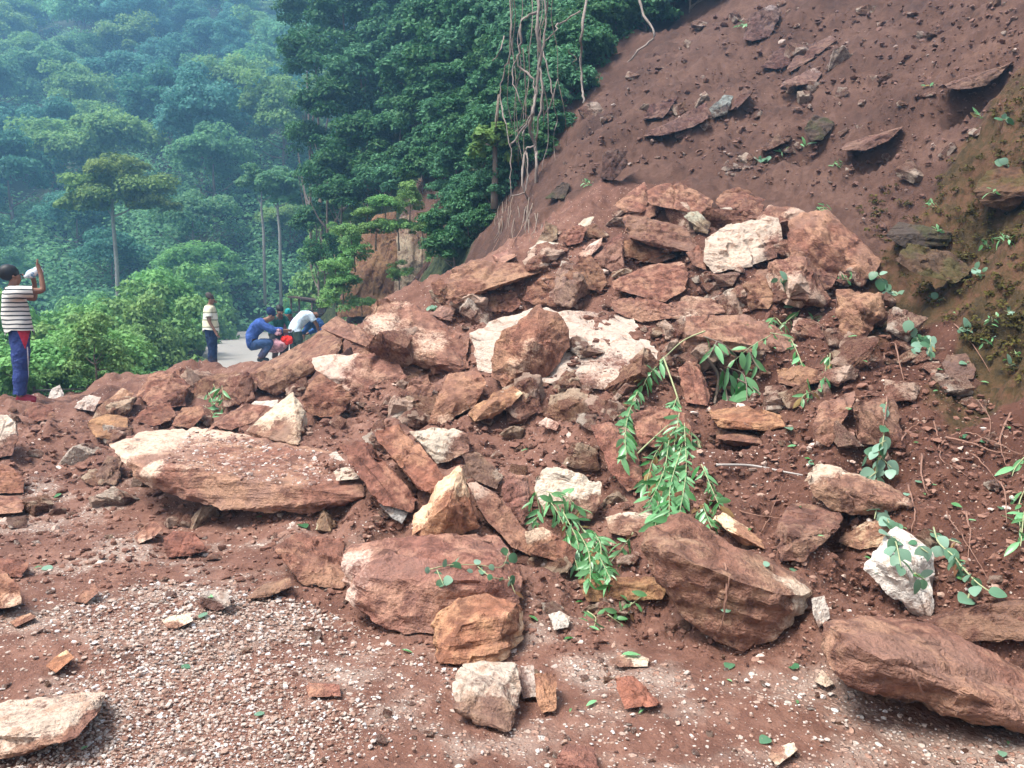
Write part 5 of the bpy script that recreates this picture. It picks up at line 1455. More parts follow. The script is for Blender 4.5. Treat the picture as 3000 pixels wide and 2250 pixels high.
sprig('sprig', 'narrow drooping sprig beside the wavy layered ochre rock', [[(2425, 1040), (2420, 1070), (2415, 1110)], [(2432, 1035), (2430, 1080)]], 40, .4, .05, cat='sprig', droop=1.2)
sprig('fern', 'green fern like plant hanging before the white topped tan rock', [
    [(1565, 1430), (1620, 1480), (1660, 1560), (1685, 1640), (1700, 1690)], [(1640, 1480), (1700, 1540), (1750, 1620), (1790, 1700)], [(1855, 1560), (1820, 1610), (1780, 1660), (1770, 1710)], [(1690, 1550), (1725, 1620), (1730, 1705)],
    [(1600, 1440), (1660, 1455), (1700, 1500)], [(1650, 1500), (1690, 1580), (1695, 1640)], [(1570, 1440), (1580, 1500), (1565, 1525)], [(1740, 1560), (1760, 1600), (1755, 1680)]], 44, .24, .1, cat='plant')
sprig('sprig', 'trampled sprig with mixed leaves lying on the soil below the fern', [[(1890, 1740), (1850, 1770), (1800, 1800)], [(1720, 1790), (1745, 1810), (1740, 1840)], [(1850, 1765), (1840, 1800)], [(1780, 1800), (1830, 1835)]], 40, .5, .03, cat='sprig', droop=.1)
sprig('ivy', 'ivy strand with small heart leaves trailing over the long layered rock', [[(1258, 1668), (1320, 1655), (1400, 1655), (1470, 1660), (1490, 1610)], [(1400, 1660), (1440, 1690), (1500, 1700)], [(1280, 1670), (1300, 1715)], [(1490, 1690), (1510, 1740)]], 30, 1.1, .025, mats=ROUND, r=.003, cat='ivy')
sprig('sprig', 'leafy green sprig at the right end of the left mud bank', [[(625, 1125), (640, 1160), (650, 1200)], [(600, 1190), (625, 1215), (615, 1240)], [(650, 1130), (655, 1170)], [(610, 1150), (630, 1190)], [(590, 1225), (575, 1240)]], 34, .35, .06, cat='sprig')
sprig('broad_leaf_plant', 'plant with pale round leaves standing out against the right bank', [[(2597, 1180), (2587, 1290), (2572, 1350), (2560, 1400)], [(2575, 1330), (2540, 1340)], [(2580, 1340), (2612, 1370)], [(2572, 1380), (2545, 1400)], [(2580, 1300), (2595, 1290)], [(2575, 1370), (2590, 1400)], [(2560, 1400), (2570, 1470), (2562, 1520)]], 42, .6, .1, mats=ROUND, cat='plant', bare=(), r=.005)
sprig('broad_leaf_plant', 'creeper with big round leaves across and beside the white stone', [[(2600, 1520), (2625, 1590), (2640, 1660)], [(2735, 1545), (2750, 1590), (2795, 1630), (2815, 1660)], [(2690, 1600), (2720, 1620)], [(2800, 1640), (2845, 1690), (2880, 1720), (2920, 1745)], [(2680, 1680), (2710, 1700)], [(2840, 1740), (2830, 1770)], [(2760, 1575), (2810, 1590)]], 46, .7, .07, mats=ROUND, cat='plant', r=.005)
sprig('broad_leaf_plant', 'chain of grey green leaves trailing down the right bank', [[(2560, 795), (2590, 825), (2615, 860), (2610, 910)], [(2615, 850), (2645, 880), (2655, 920)], [(2660, 930), (2690, 995), (2700, 1030)], [(2690, 985), (2725, 990), (2720, 1035)]], 30, .5, .06, mats=ROUND, cat='plant', r=.004)
sprig('broad_leaf_plant', 'leaves at the right edge of the picture beside fine roots', [[(3000, 1340), (2975, 1370), (2965, 1395)], [(3005, 1430), (2985, 1480), (2990, 1560)], [(3000, 1500), (2990, 1600)]], 56, .6, .05, mats=LONG, cat='plant')
for i, (u, v, s) in enumerate([(2750, 872, 34), (2890, 718, 30), (2952, 702, 32), (2955, 908, 38), (2905, 935, 30), (2972, 1030, 36), (2825, 962, 26), (2890, 1000, 28), (2870, 338, 36), (2945, 345, 30), (2730, 245, 28), (2745, 670, 26), (2960, 1065, 34), (2910, 560, 26), (2730, 600, 24), (2860, 800, 24),
                               (2290, 440, 24), (2360, 420, 30), (2230, 465, 22), (2452, 478, 20), (2410, 608, 30), (2950, 480, 26), (2175, 70, 20), (2480, 815, 30), (2290, 820, 34), (2390, 930, 36), (1720, 535, 18), (1265, 900, 20)]):
    sprig('seedling', 'small leafy seedling ' + ('on the scar slope ' if u < 2480 and v < 640 else 'on the right bank ') + beside(at(u, v, hit(u, v) or 9.0)), [[(u + 3, v + 8), (u, v - 6)], [(u + 2, v + 6), (u - 14, v + 2)], [(u + 2, v + 6), (u + 16, v - 1)]], s * .8, .5, .04, mats=LONG if i % 3 else ROUND, cat='seedling', r=.002, droop=.2)['group'] = 'seedlings on the bare earth'
sprig('stick', 'whitish stick poking out to the right from the torn branch', [[(2100, 1362), (2200, 1364), (2300, 1383), (2352, 1392)]], 30, 1, .06, bare=(0,), stemmat='pale_bark', r=.0045, cat='stick')
# single fallen leaves
FALL = [(1295, 1715), (1845, 1925), (2680, 1690), (2130, 1790), (1735, 2060), (1672, 2095), (1665, 1880), (2133, 1950), (2140, 2005), (2960, 2190), (2930, 2210), (2330, 1965), (600, 1800), (610, 1755), (250, 2195), (545, 1955), (755, 2105), (105, 1670), (140, 1665), (1880, 2085), (1540, 1320), (1190, 1910), (1560, 1810), (2240, 2170), (890, 1540), (760, 1520), (1700, 1770), (2340, 2070), (180, 1450), (2200, 1560), (2790, 1480)]
FALL += [(rng.uniform(2150, 2990), rng.uniform(860, 1720)) for _ in range(55)]
for i, (u, v) in enumerate(FALL):
    loc, nor, ob = see(u, v)
    if loc is None: continue
    L = (60 if i == 1 else rng.uniform(16, 30) if i > 30 else rng.uniform(26, 42)) * loc[1] / FPX
    a = rng.uniform(0, 6.28) if i != 1 else 0.2
    me = (LONG + ROUND)[int(rng.integers(5))] if i != 1 else LONG[1]
    o = put_leaf(me, loc + np.array((-L * .4 * math.cos(a), 0, 0.012)), (math.cos(a), math.sin(a), 0.05), (nor[0] * .6, nor[1] * .6 - .1, 1), L, None)
    o.name = 'fallen_leaf'
    tag(o, 'green leaf lying on the flat oval cream stone' if i == 1 else 'single fallen green leaf ' + beside(loc), 'leaf', None if i == 1 else 'fallen green leaves')
# bare roots
ROOTS = [[(2505, 1160), (2502, 1210), (2510, 1270), (2526, 1312)], [(2505, 1165), (2560, 1155), (2610, 1142), (2662, 1130)], [(2600, 1160), (2592, 1220), (2585, 1285)], [(2640, 1290), (2660, 1260), (2695, 1238)], [(2735, 1235), (2745, 1270), (2752, 1310), (2760, 1350), (2800, 1370), (2835, 1395)],
         [(2760, 1300), (2790, 1275), (2840, 1268), (2900, 1290), (2995, 1332)], [(2770, 1280), (2850, 1300), (2920, 1325), (2990, 1330)], [(2700, 1330), (2702, 1400), (2720, 1455)], [(2852, 1332), (2890, 1370), (2925, 1412)], [(2622, 1005), (2635, 1060), (2650, 1122)], [(2592, 1040), (2585, 1110)],
         [(2178, 1240), (2200, 1248), (2225, 1270), (2262, 1280)], [(2125, 1650), (2130, 1750), (2100, 1868)], [(2138, 1690), (2122, 1770), (2112, 1865)], [(2668, 1960), (2690, 2005), (2712, 2052)], [(2830, 1500), (2842, 1560), (2835, 1640)], [(2330, 850), (2290, 885), (2262, 905)], [(2770, 1500), (2800, 1545), (2850, 1620), (2900, 1700)],
         [(2960, 1210), (2930, 1290), (2950, 1370)], [(2870, 1180), (2900, 1230), (2890, 1300)], [(2930, 1400), (2945, 1460), (2950, 1540)], [(2660, 1420), (2680, 1500), (2670, 1560)], [(1440, 1650 - 60), (1400, 1640 - 60)], [(2060, 1450), (2180, 1500), (2290, 1520)], [(2230, 1560), (2260, 1500), (2290, 1420)],
         [(2480, 1440), (2500, 1470), (2505, 1510)], [(2795, 950), (2850, 1010), (2900, 1090)], [(1470, 640), (1460, 700), (1440, 740)], [(1500, 630), (1490, 690), (1470, 735)], [(1540, 650), (1510, 700), (1500, 730)]]
for i, pp in enumerate(ROOTS):
    P = []
    for (u, v) in pp:
        loc, nor, ob = see(u, v)
        if loc is None: break
        P.append(at(u, v, loc[1] - 0.03))
    if len(P) < 2: continue
    S = smooth_path(P, 6); S = S + 0.0025 * rng.normal(0, 1, S.shape)
    V, F = tube(S, np.linspace(.0075, .002, len(S)) * rng.uniform(.5, 1.1), 5)
    tag(link('root', poly_mesh('root', V, F), M['root']), 'thin bare root trailing over the red earth' if pp[0][0] > 1700 else 'thin grey root hanging on the bank below the lianas', 'root', 'bare roots on the red earth' if pp[0][0] > 1700 else 'roots below the lianas')

# ---------------------------------------------------------------- air
hz = NT('air')
pv = hz.n('ShaderNodeVolumePrincipled')
pv.inputs['Color'].default_value = (0.30, 0.63, 1.0, 1)
pv.inputs['Density'].default_value = 0.0023
pv.inputs['Anisotropy'].default_value = 0.2
hz.l(pv.outputs[0], hz.out.inputs['Volume'])
bm = bmesh.new(); bmesh.ops.create_cube(bm, size=1)
me = bpy.data.meshes.new('haze'); bm.to_mesh(me); bm.free()
o = link('haze', me, hz.m)
o.scale = (206, 184, 110); o.location = (-32, 84, 48)
o.display_type = 'WIRE'
tag(o, 'blue haze hanging in the valley air', kind='stuff')
# ---------------------------------------------------------------- people
def skin_mesh(name, joints, bones, radii, root, sub=1):
    """One continuous surface grown round a skeleton of joints."""
    names = list(joints)
    me0 = bpy.data.meshes.new('t')
    me0.from_pydata([tuple(joints[k]) for k in names], [(names.index(a), names.index(b)) for a, b in bones], [])
    ob = bpy.data.objects.new('t', me0); col.objects.link(ob)
    ob.modifiers.new('skin', 'SKIN')
    sv = me0.skin_vertices[0].data
    for i, k in enumerate(names):
        r = radii[k]; sv[i].radius = (r, r) if not isinstance(r, tuple) else r
        sv[i].use_root = (k == root)
    m = ob.modifiers.new('sub', 'SUBSURF'); m.levels = m.render_levels = sub
    bpy.context.view_layer.update()
    dg = bpy.context.evaluated_depsgraph_get()
    me = bpy.data.meshes.new_from_object(ob.evaluated_get(dg)); me.name = name
    bpy.data.objects.remove(ob); bpy.data.meshes.remove(me0)
    me.polygons.foreach_set('use_smooth', [True] * len(me.polygons))
    return me

SKIN = plain('skin', (0.21, 0.105, 0.068), 0.6, 0.08)
HAIR = plain('black_hair', (0.012, 0.011, 0.012), 0.5, 0.3)
def cloth(name, c, var=.12):
    t = NT(name); co = t.coord(); n = t.noise(co, 7, 4, .6, 1.0)
    c2 = t.mix(t.step(n, .35, .65), tuple(x * (1 - 2 * var) for x in c), tuple(min(1, x * (1 + 2 * var)) for x in c))
    if 'trousers' in name:
        sp = t.n('ShaderNodeSeparateXYZ'); t.l(co, sp.inputs[0])
        c2 = t.mix(t.math('MULTIPLY', t.step(t.math('ADD', sp.outputs['Z'], t.math('MULTIPLY', n, .5)), .62, .3), .7), c2, (.15, .075, .055))
    t.bsdf(c2, .92, t.bump(n, 1.0, .06), .1)
    return t.m
def striped(name, a, b, freq, duty, extra=None):
    t = NT(name); co = t.coord(); sp = t.n('ShaderNodeSeparateXYZ'); t.l(co, sp.inputs[0])
    z = t.math('ADD', sp.outputs['Z'], t.math('MULTIPLY', t.noise(co, 5, 2), 0.02))
    f = t.math('FRACT', t.math('MULTIPLY', z, freq))
    c = t.mix(t.math('LESS_THAN', f, duty), a, b)
    if extra: c = t.mix(t.math('LESS_THAN', t.math('FRACT', t.math('MULTIPLY', z, freq / 2)), .5), c, t.mix(t.math('LESS_THAN', f, duty), extra, b))
    n = t.noise(co, 9, 3)
    t.bsdf(c, .9, t.bump(n, .5, .03), .1)
    return t.m

ARM = [('chest', 'sh_r'), ('sh_r', 'el_r'), ('el_r', 'wr_r'), ('wr_r', 'ha_r'), ('chest', 'sh_l'), ('sh_l', 'el_l'), ('el_l', 'wr_l'), ('wr_l', 'ha_l')]
SPINE = [('pelvis', 'belly'), ('belly', 'chest'), ('chest', 'neck'), ('neck', 'jaw'), ('jaw', 'skull')]
LEG = [('pelvis', 'hip_r'), ('hip_r', 'kn_r'), ('kn_r', 'an_r'), ('an_r', 'toe_r'), ('pelvis', 'hip_l'), ('hip_l', 'kn_l'), ('kn_l', 'an_l'), ('an_l', 'toe_l')]
RAD = dict(pelvis=.125, belly=.115, chest=(.13, .115), neck=.05, jaw=.078, skull=.088, hip_r=.088, hip_l=.088, kn_r=.058, kn_l=.058, an_r=.04, an_l=.04, toe_r=.032, toe_l=.032,
           sh_r=.058, sh_l=.058, el_r=.04, el_l=.04, wr_r=.028, wr_l=.028, ha_r=.034, ha_l=.034)
def person(label, J, loc, rz, shirt, pants, shoe, sleeve=.55, sc=1.0, hair=HAIR, hair_r=1.0, face=(1, 0, 0), fingers=False, group=None, cap=None, long_sleeve=False, bulk=1.0):
    J = {k: np.array(v, float) for k, v in J.items()}
    e = bpy.data.objects.new('person', None); e.location = loc; e.rotation_euler = (0, 0, rz); e.scale = (sc,) * 3; col.objects.link(e)
    tag(e, label, 'person', group)
    rad = dict(RAD); bones = SPINE + ARM + LEG
    bones = list(bones); JJ = dict(J)
    fc = np.array(face, float); fc /= np.linalg.norm(fc)
    up = J['skull'] - J['jaw']; up /= np.linalg.norm(up); sd_ = np.cross(up, fc); sd_ /= np.linalg.norm(sd_)
    if True:
        for s in 'rl':
            d = J['ha_' + s] - J['wr_' + s]; d /= np.linalg.norm(d)
            a = np.cross(d, fc if abs(d @ fc) < .9 else np.array((0, 0, 1.))); a /= np.linalg.norm(a)
            b = np.cross(a, d)
            for i in range(4):
                k1, k2 = f'f{i}{s}', f'g{i}{s}'
                o_ = (i - 1.5) * .021
                JJ[k1] = J['ha_' + s] + d * .045 + a * o_ * 1.1; JJ[k2] = JJ[k1] + d * (.052 - .008 * abs(i - 1.3)) + b * .018
                rad[k1] = .0115; rad[k2] = .009
                bones += [('ha_' + s, k1), (k1, k2)]
            JJ['t' + s] = J['ha_' + s] + a * .055 + d * .015; rad['t' + s] = .011; bones.append(('ha_' + s, 't' + s))
    bme = skin_mesh('body', JJ, bones, rad, 'pelvis', 2)
    body = link('body', bme, SKIN, e)
    # clothes: shells standing off the body, cut at hem, cuff and collar
    n_ = len(bme.vertices)
    V = np.empty(n_ * 3); bme.vertices.foreach_get('co', V); V = V.reshape(-1, 3)
    N = np.empty(n_ * 3); bme.vertices.foreach_get('normal', N); N = N.reshape(-1, 3)
    main = list(bones)
    D, Tt = [], []
    for a, b in main:
        A_, B_ = JJ[a], JJ[b]; ab = B_ - A_
        tt = ((V - A_) @ ab) / (ab @ ab); tc = np.clip(tt, 0, 1)
        ra = np.mean(rad[a]); rb = np.mean(rad[b])
        D.append(np.linalg.norm(V - A_ - tc[:, None] * ab, axis=1) / (ra + (rb - ra) * tc)); Tt.append(tt)
    D = np.array(D); Tt = np.array(Tt); bi = D.argmin(0); tb = Tt[bi, np.arange(n_)]
    bnm = ['>'.join(b) for b in main]
    def sel(**lim):
        m = np.zeros(n_, bool)
        for k, (lo, hi) in lim.items():
            m |= (bi == bnm.index(k.replace('__', '>'))) & (tb > lo) & (tb < hi)
        return m
    ax_ = J['belly'] - J['pelvis']; ax_ = ax_ / np.linalg.norm(ax_)
    hgt = (V - J['pelvis']) @ ax_
    lim = {'pelvis__belly': (-9, 9), 'belly__chest': (-9, 9), 'chest__neck': (-9, .62), 'chest__sh_r': (-9, 9), 'chest__sh_l': (-9, 9)}
    for s in 'rl':
        lim['sh_%s__el_%s' % (s, s)] = (-9, 9 if long_sleeve else sleeve)
        if long_sleeve: lim['el_%s__wr_%s' % (s, s)] = (-9, .88)
    ms = sel(**lim)
    ms |= sel(pelvis__hip_r=(-9, 9), pelvis__hip_l=(-9, 9)) & (hgt > -.09)
    ms &= hgt > -.10
    lim = {'pelvis__belly': (-9, .45)}
    for s in 'rl':
        lim['pelvis__hip_' + s] = (-9, 9); lim['hip_%s__kn_%s' % (s, s)] = (-9, 9); lim['kn_%s__an_%s' % (s, s)] = (-9, .93)
    mt = sel(**lim)
    mt &= (hgt < .07) | ~sel(pelvis__belly=(-9, 9), pelvis__hip_r=(-9, 9), pelvis__hip_l=(-9, 9))
    pol = [tuple(p_.vertices) for p_ in bme.polygons]
    def shell(nm, mask, off, mat):
        fs = [q for q in pol if all(mask[i] for i in q)]
        us_ = sorted({i for q in fs for i in q}); mp_ = {i: k for k, i in enumerate(us_)}
        W = V + N * (off + .008 * vnoise(V * 9, 5) + .006 * vnoise(V * 23, 6))[:, None]
        me = poly_mesh(nm, W[us_], [[mp_[i] for i in q] for q in fs])
        return link(nm, me, mat, e)
    low = np.clip((hgt + .1) / .5, 0, 1)
    shell('shirt', ms, .026 * bulk + .03 * (bulk - 1) * 4 * (1 - low) + .018 * (1 - low), shirt)
    shell('trousers', mt, .018 * bulk + .012, pants)
    for s in 'rl':
        a, b = J['an_' + s], J['toe_' + s]
        S_ = {'h': a + (a - b) * .3 - np.array((0, 0, .02)), 'm': (a + b) / 2, 't': b + (b - a) * .2}
        link('shoe', skin_mesh('shoe', S_, [('h', 'm'), ('m', 't')], dict(h=.045, m=.048, t=.04), 'm'), shoe, e)
    # hair or cap over crown and back of the head
    c = J['skull'] - fc * .022 + up * .016
    bm = bmesh.new(); bmesh.ops.create_icosphere(bm, subdivisions=3, radius=1)
    HV = np.array([q.co for q in bm.verts]); HF = np.array([[q.index for q in g.verts] for g in bm.faces]); bm.free()
    HV = HV * (1 + .05 * vnoise(HV * 4, 3))[:, None]
    HV = (HV[:, :1] * .104 * fc + HV[:, 1:2] * .093 * sd_ + HV[:, 2:] * .098 * up) * hair_r + c - fc * .012 + up * .012
    link('cap' if cap else 'hair', fast_mesh('hair', HV, HF, None, True), cap or hair, e)
    # face
    m_eye = EYE
    mid = J['jaw'] * .45 + J['skull'] * .55
    for q in (-1, 1):
        bm = bmesh.new(); bmesh.ops.create_icosphere(bm, subdivisions=1, radius=.012)
        me = bpy.data.meshes.new('eye'); bm.to_mesh(me); bm.free()
        link('eye', me, m_eye, body, tuple(mid + fc * .078 + sd_ * .032 * q))
        E = {'a': mid + sd_ * .083 * q - fc * .01 + up * .02, 'b': mid + sd_ * .088 * q - fc * .016 - up * .025}
        link('ear', skin_mesh('ear', E, [('a', 'b')], dict(a=.018, b=.013), 'a'), SKIN, body)
    N_ = {'a': mid + fc * .082 + up * .005, 'b': mid + fc * .102 - up * .032}
    link('nose', skin_mesh('nose', N_, [('a', 'b')], dict(a=.012, b=.018), 'a'), SKIN, body)
    Mo = {'a': J['jaw'] + fc * .078 + sd_ * .022 - up * .0, 'b': J['jaw'] + fc * .078 - sd_ * .022 - up * .0}
    link('mouth', skin_mesh('mouth', Mo, [('a', 'b')], dict(a=.009, b=.009), 'a'), LIP, body)
    return e
EYE = plain('dark_eye', (0.02, 0.015, 0.012), 0.3)
LIP = plain('lips', (0.17, 0.07, 0.06), 0.6)
def stand(**k):
    J = dict(pelvis=(0, 0, .93), belly=(0, 0, 1.1), chest=(0, 0, 1.32), neck=(0, 0, 1.47), jaw=(.03, 0, 1.55), skull=(.015, 0, 1.63), hip_r=(0, -.09, .88), hip_l=(0, .09, .88), kn_r=(.02, -.1, .48), kn_l=(.02, .1, .48),
             an_r=(0, -.1, .09), an_l=(0, .1, .09), toe_r=(.15, -.11, .04), toe_l=(.15, .11, .04), sh_r=(0, -.19, 1.38), sh_l=(0, .19, 1.38), el_r=(-.02, -.24, 1.10), el_l=(-.02, .24, 1.10), wr_r=(.05, -.24, .86), wr_l=(.05, .24, .86), ha_r=(.07, -.235, .77), ha_l=(.07, .235, .77))
    J.update(k); return J
def foot(u, v, Y):
    p = at(u, v, Y); return (p[0], p[1], p[2])

# man in the striped shirt, drinking or looking up with something at his face
t = NT('track_trousers'); co = t.coord(); sp = t.n('ShaderNodeSeparateXYZ'); t.l(co, sp.inputs[0])
X_, Y_, Zz = sp.outputs
tri = t.math('MULTIPLY', t.math('GREATER_THAN', Zz, t.math('ADD', .69, t.math('MULTIPLY', t.math('ABSOLUTE', t.math('SUBTRACT', X_, .04)), 3.2))), t.math('LESS_THAN', Y_, -.02))
lowr = t.math('MULTIPLY', t.math('LESS_THAN', Zz, .26), t.math('GREATER_THAN', X_, .055))
c = t.mix(t.math('MAXIMUM', tri, lowr), t.mix(t.noise(co, 5, 3), (0.012, 0.024, 0.11), (0.03, 0.055, 0.22)), (0.48, 0.02, 0.05))
line = t.math('MULTIPLY', t.math('LESS_THAN', t.math('ABSOLUTE', t.math('SUBTRACT', X_, .065)), .007), t.math('LESS_THAN', Zz, .72))
c = t.mix(line, c, (.6, .6, .65))
t.bsdf(c, .6, t.bump(t.noise(co, 9, 3), 1.0, .06), .3)
J = stand(pelvis=(0, 0, .93), belly=(-.03, 0, 1.1), chest=(-.05, 0, 1.32), neck=(-.04, 0, 1.47), jaw=(.0, 0, 1.54), skull=(-.035, 0, 1.615), sh_r=(-.03, -.19, 1.38), sh_l=(-.03, .19, 1.38),
          el_r=(.27, -.21, 1.41), wr_r=(.255, -.17, 1.62), ha_r=(.235, -.155, 1.70), el_l=(.2, .22, 1.30), wr_l=(.2, .12, 1.5), ha_l=(.185, .07, 1.57), kn_r=(-.01, -.1, .48), kn_l=(-.01, .1, .48), an_r=(-.05, -.1, .09), an_l=(-.03, .1, .09), toe_r=(.1, -.11, .04), toe_l=(.12, .11, .04))
MANY = 10.3
zf = land_z(at(52, 1160, MANY)[0], MANY)
p = at(70, 1176, MANY)
sc = 1.03
man = person('man in a black and white striped shirt and blue track trousers, arm raised', J, (p[0], p[1], p[2] - .03), R(34), striped('striped_cotton', (.62, .60, .55), (.05, .055, .06), 19, .34), t.m, plain('shoe_red', (.3, .03, .05)), sc=sc, face=(.93, 0, .35), hair_r=1.08, sleeve=.62, bulk=1.25)
# clear bottle held to the face
B = tube([(0, 0, 0), (0.02, 0, .0), (.045, 0, 0), (.07, 0, 0), (.12, 0, 0), (.17, 0, 0), (.2, 0, 0)], [.013, .014, .03, .037, .034, .037, .03], 12)
bt = NT('bottle_plastic'); bn = bt.noise(bt.coord(), 22, 2)
bt.bsdf(bt.mix(bt.step(bn, .42, .58), (.10, .28, .48), (.80, .84, .86)), .15, bt.bump(bn, .6, .02), .6)
o = link('bottle', poly_mesh('bottle', *B), bt.m)
Mx = Matrix.Rotation(R(34), 4, 'Z')
o.location = Vector((p[0], p[1], p[2] - .03)) + (Mx @ Vector((.085, -.01, 1.575))) * sc
o.rotation_euler = (0, R(-28), R(34)); o.scale = (1.15, 1.6, 1.6)
tag(o, 'shiny blue and white bottle held up to the face of the man in stripes', 'bottle')

# man standing with his back half turned
p = at(622, 1086, 18.6)
person('man standing in a white and yellow banded shirt and dark blue trousers, looking down', stand(skull=(.045, 0, 1.61), jaw=(.055, 0, 1.53), el_r=(.02, -.25, 1.1), wr_r=(.13, -.25, .9), ha_r=(.17, -.24, .82), toe_r=(.15, -.1, .03), kn_r=(.03, -.07, .48), an_r=(-.01, -.06, .08), an_l=(.03, .07, .08)), (p[0], p[1], p[2]), R(10),
       striped('banded_cotton', (.72, .69, .60), (.30, .29, .20), 6.2, .2, (.70, .65, .46)), cloth('navy_trousers', (.02, .033, .085)), plain('sandal', (.2, .1, .07)), sleeve=.65, bulk=1.3, sc=1.04, hair=plain('short_hair', (.06, .045, .04)), hair_r=.94, face=(.95, 0, -.3))
# crouching group round the load
GY = 19.4
zb = at(770, 1062, GY)[2]
p = at(768, 1062, GY)
person('crouching person in a blue shirt and cap with the back to the road', stand(pelvis=(-.12, 0, .40), belly=(-.1, 0, .58), chest=(.08, 0, .78), neck=(.22, 0, .88), jaw=(.31, 0, .9), skull=(.33, 0, .99), hip_r=(-.08, -.1, .36), hip_l=(-.08, .1, .36), kn_r=(.3, -.14, .42), kn_l=(.3, .14, .42), an_r=(.05, -.12, .08), an_l=(.05, .12, .08), toe_r=(.2, -.13, .04), toe_l=(.2, .13, .04),
       sh_r=(.1, -.19, .8), sh_l=(.1, .19, .8), el_r=(.33, -.2, .66), wr_r=(.56, -.12, .66), ha_r=(.64, -.1, .66), el_l=(.33, .2, .66), wr_l=(.55, .12, .62), ha_l=(.63, .1, .62)), (p[0] - .12, p[1], p[2]), R(12), cloth('blue_shirt', (.045, .09, .28)), cloth('dusty_blue_trousers', (.04, .075, .17)), plain('shoe_dark', (.03, .03, .035)), sc=1.18, long_sleeve=True, cap=cloth('navy_cap', (.02, .035, .09)), face=(.9, 0, -.45))
p = at(815, 1062, GY + 1.0)
person('person with black hair in a dark green shirt bending behind the crouching one', stand(pelvis=(-.1, 0, .72), belly=(-.05, 0, .9), chest=(.08, 0, 1.08), neck=(.16, 0, 1.2), jaw=(.22, 0, 1.24), skull=(.22, 0, 1.33), hip_r=(-.08, -.09, .68), hip_l=(-.08, .09, .68), kn_r=(.15, -.1, .42), kn_l=(.15, .1, .42), sh_r=(.08, -.19, 1.12), sh_l=(.08, .19, 1.12), el_r=(.2, -.24, .9), wr_r=(.4, -.15, .8), ha_r=(.47, -.13, .78), el_l=(.2, .24, .9), wr_l=(.4, .15, .8), ha_l=(.47, .13, .78)),
       (p[0], p[1], p[2]), R(-50), cloth('green_shirt', (.03, .12, .09)), cloth('dark_trousers', (.03, .03, .035)), plain('shoe_dark', (.03, .03, .035)), long_sleeve=True, face=(.9, 0, -.4))
p = at(850, 1062, GY + 1.9)
person('person with a teal head cloth mostly hidden behind the group', stand(pelvis=(-.05, 0, .7), belly=(-.02, 0, .88), chest=(.06, 0, 1.06), neck=(.12, 0, 1.18), jaw=(.17, 0, 1.23), skull=(.17, 0, 1.31), hip_r=(-.05, -.09, .66), hip_l=(-.05, .09, .66), kn_r=(.15, -.1, .4), kn_l=(.15, .1, .4), sh_r=(.06, -.19, 1.1), sh_l=(.06, .19, 1.1), el_r=(.15, -.23, .86), wr_r=(.35, -.14, .76), ha_r=(.42, -.12, .74), el_l=(.15, .23, .86), wr_l=(.35, .14, .76), ha_l=(.42, .12, .74)),
       (p[0], p[1], p[2]), R(-80), cloth('maroon_shirt', (.16, .05, .08)), cloth('dark_trousers_b', (.03, .03, .035)), plain('shoe_dark', (.03, .03, .035)), cap=cloth('teal_cloth', (.02, .28, .26)))
p = at(868, 1062, GY + .2)
person('person in a pale blue shirt and dark green trousers bending down away from the camera', stand(pelvis=(0, 0, .74), belly=(.1, 0, .92), chest=(.27, 0, 1.06), neck=(.42, 0, 1.08), jaw=(.5, 0, 1.05), skull=(.57, 0, 1.07), hip_r=(0, -.1, .7), hip_l=(0, .1, .7), kn_r=(.06, -.12, .4), kn_l=(.06, .12, .4), sh_r=(.28, -.2, 1.07), sh_l=(.28, .2, 1.07), el_r=(.42, -.26, .84), wr_r=(.5, -.2, .62), ha_r=(.52, -.18, .54), el_l=(.40, .3, .9), wr_l=(.36, .3, .68), ha_l=(.35, .29, .6)),
       (p[0] - .02, p[1], p[2] - .02), R(40), cloth('pale_blue_shirt', (.50, .60, .68)), cloth('olive_trousers', (.05, .075, .06)), plain('shoe_dark', (.03, .03, .035)), sleeve=.6, sc=1.1)
p = at(938, 1062, GY + .9)
person('dark haired person in a blue top leaning in at the right of the group', stand(pelvis=(-.1, 0, .74), belly=(-.02, 0, .9), chest=(.12, 0, 1.02), neck=(.22, 0, 1.1), jaw=(.29, 0, 1.13), skull=(.3, 0, 1.21), hip_r=(-.1, -.1, .7), hip_l=(-.1, .1, .7), kn_r=(.08, -.12, .4), kn_l=(.08, .12, .4), sh_r=(.12, -.2, 1.05), sh_l=(.12, .2, 1.05), el_r=(.22, -.28, .84), wr_r=(.42, -.2, .72), ha_r=(.5, -.18, .7), el_l=(.22, .3, .84), wr_l=(.4, .22, .7), ha_l=(.48, .2, .68)),
       (p[0], p[1], p[2]), R(168), cloth('strong_blue_top', (.04, .10, .27)), cloth('dark_trousers_c', (.03, .03, .035)), plain('shoe_dark', (.03, .03, .035)), long_sleeve=True, hair_r=1.1)
def bundle(name, label, cat, c, u, v, Y, rx, rz, seed):
    bm = bmesh.new(); bmesh.ops.create_icosphere(bm, subdivisions=3, radius=1)
    V = np.array([q.co for q in bm.verts]); F = np.array([[q.index for q in f.verts] for f in bm.faces]); bm.free()
    V = V * (1 + .28 * fbm(V * 1.6, 3, seed) + .1 * fbm(V * 5, 2, seed + 4))[:, None] * np.array((rx, rx * .7, rz))
    o = link(name, fast_mesh(name, V, F, None, True), cloth(name + '_cloth', c, .3), loc=tuple(at(u, v, Y)))
    return tag(o, label, cat)
bundle('sack', 'pink and white cloth sack between the crouching people', 'sack', (.62, .33, .36), 808, 1014, GY + .15, .26, .17, 31)
bundle('bag', 'bright red bag in the hands of the crouching group', 'bag', (.62, .03, .02), 842, 996, GY - .1, .15, .11, 32)
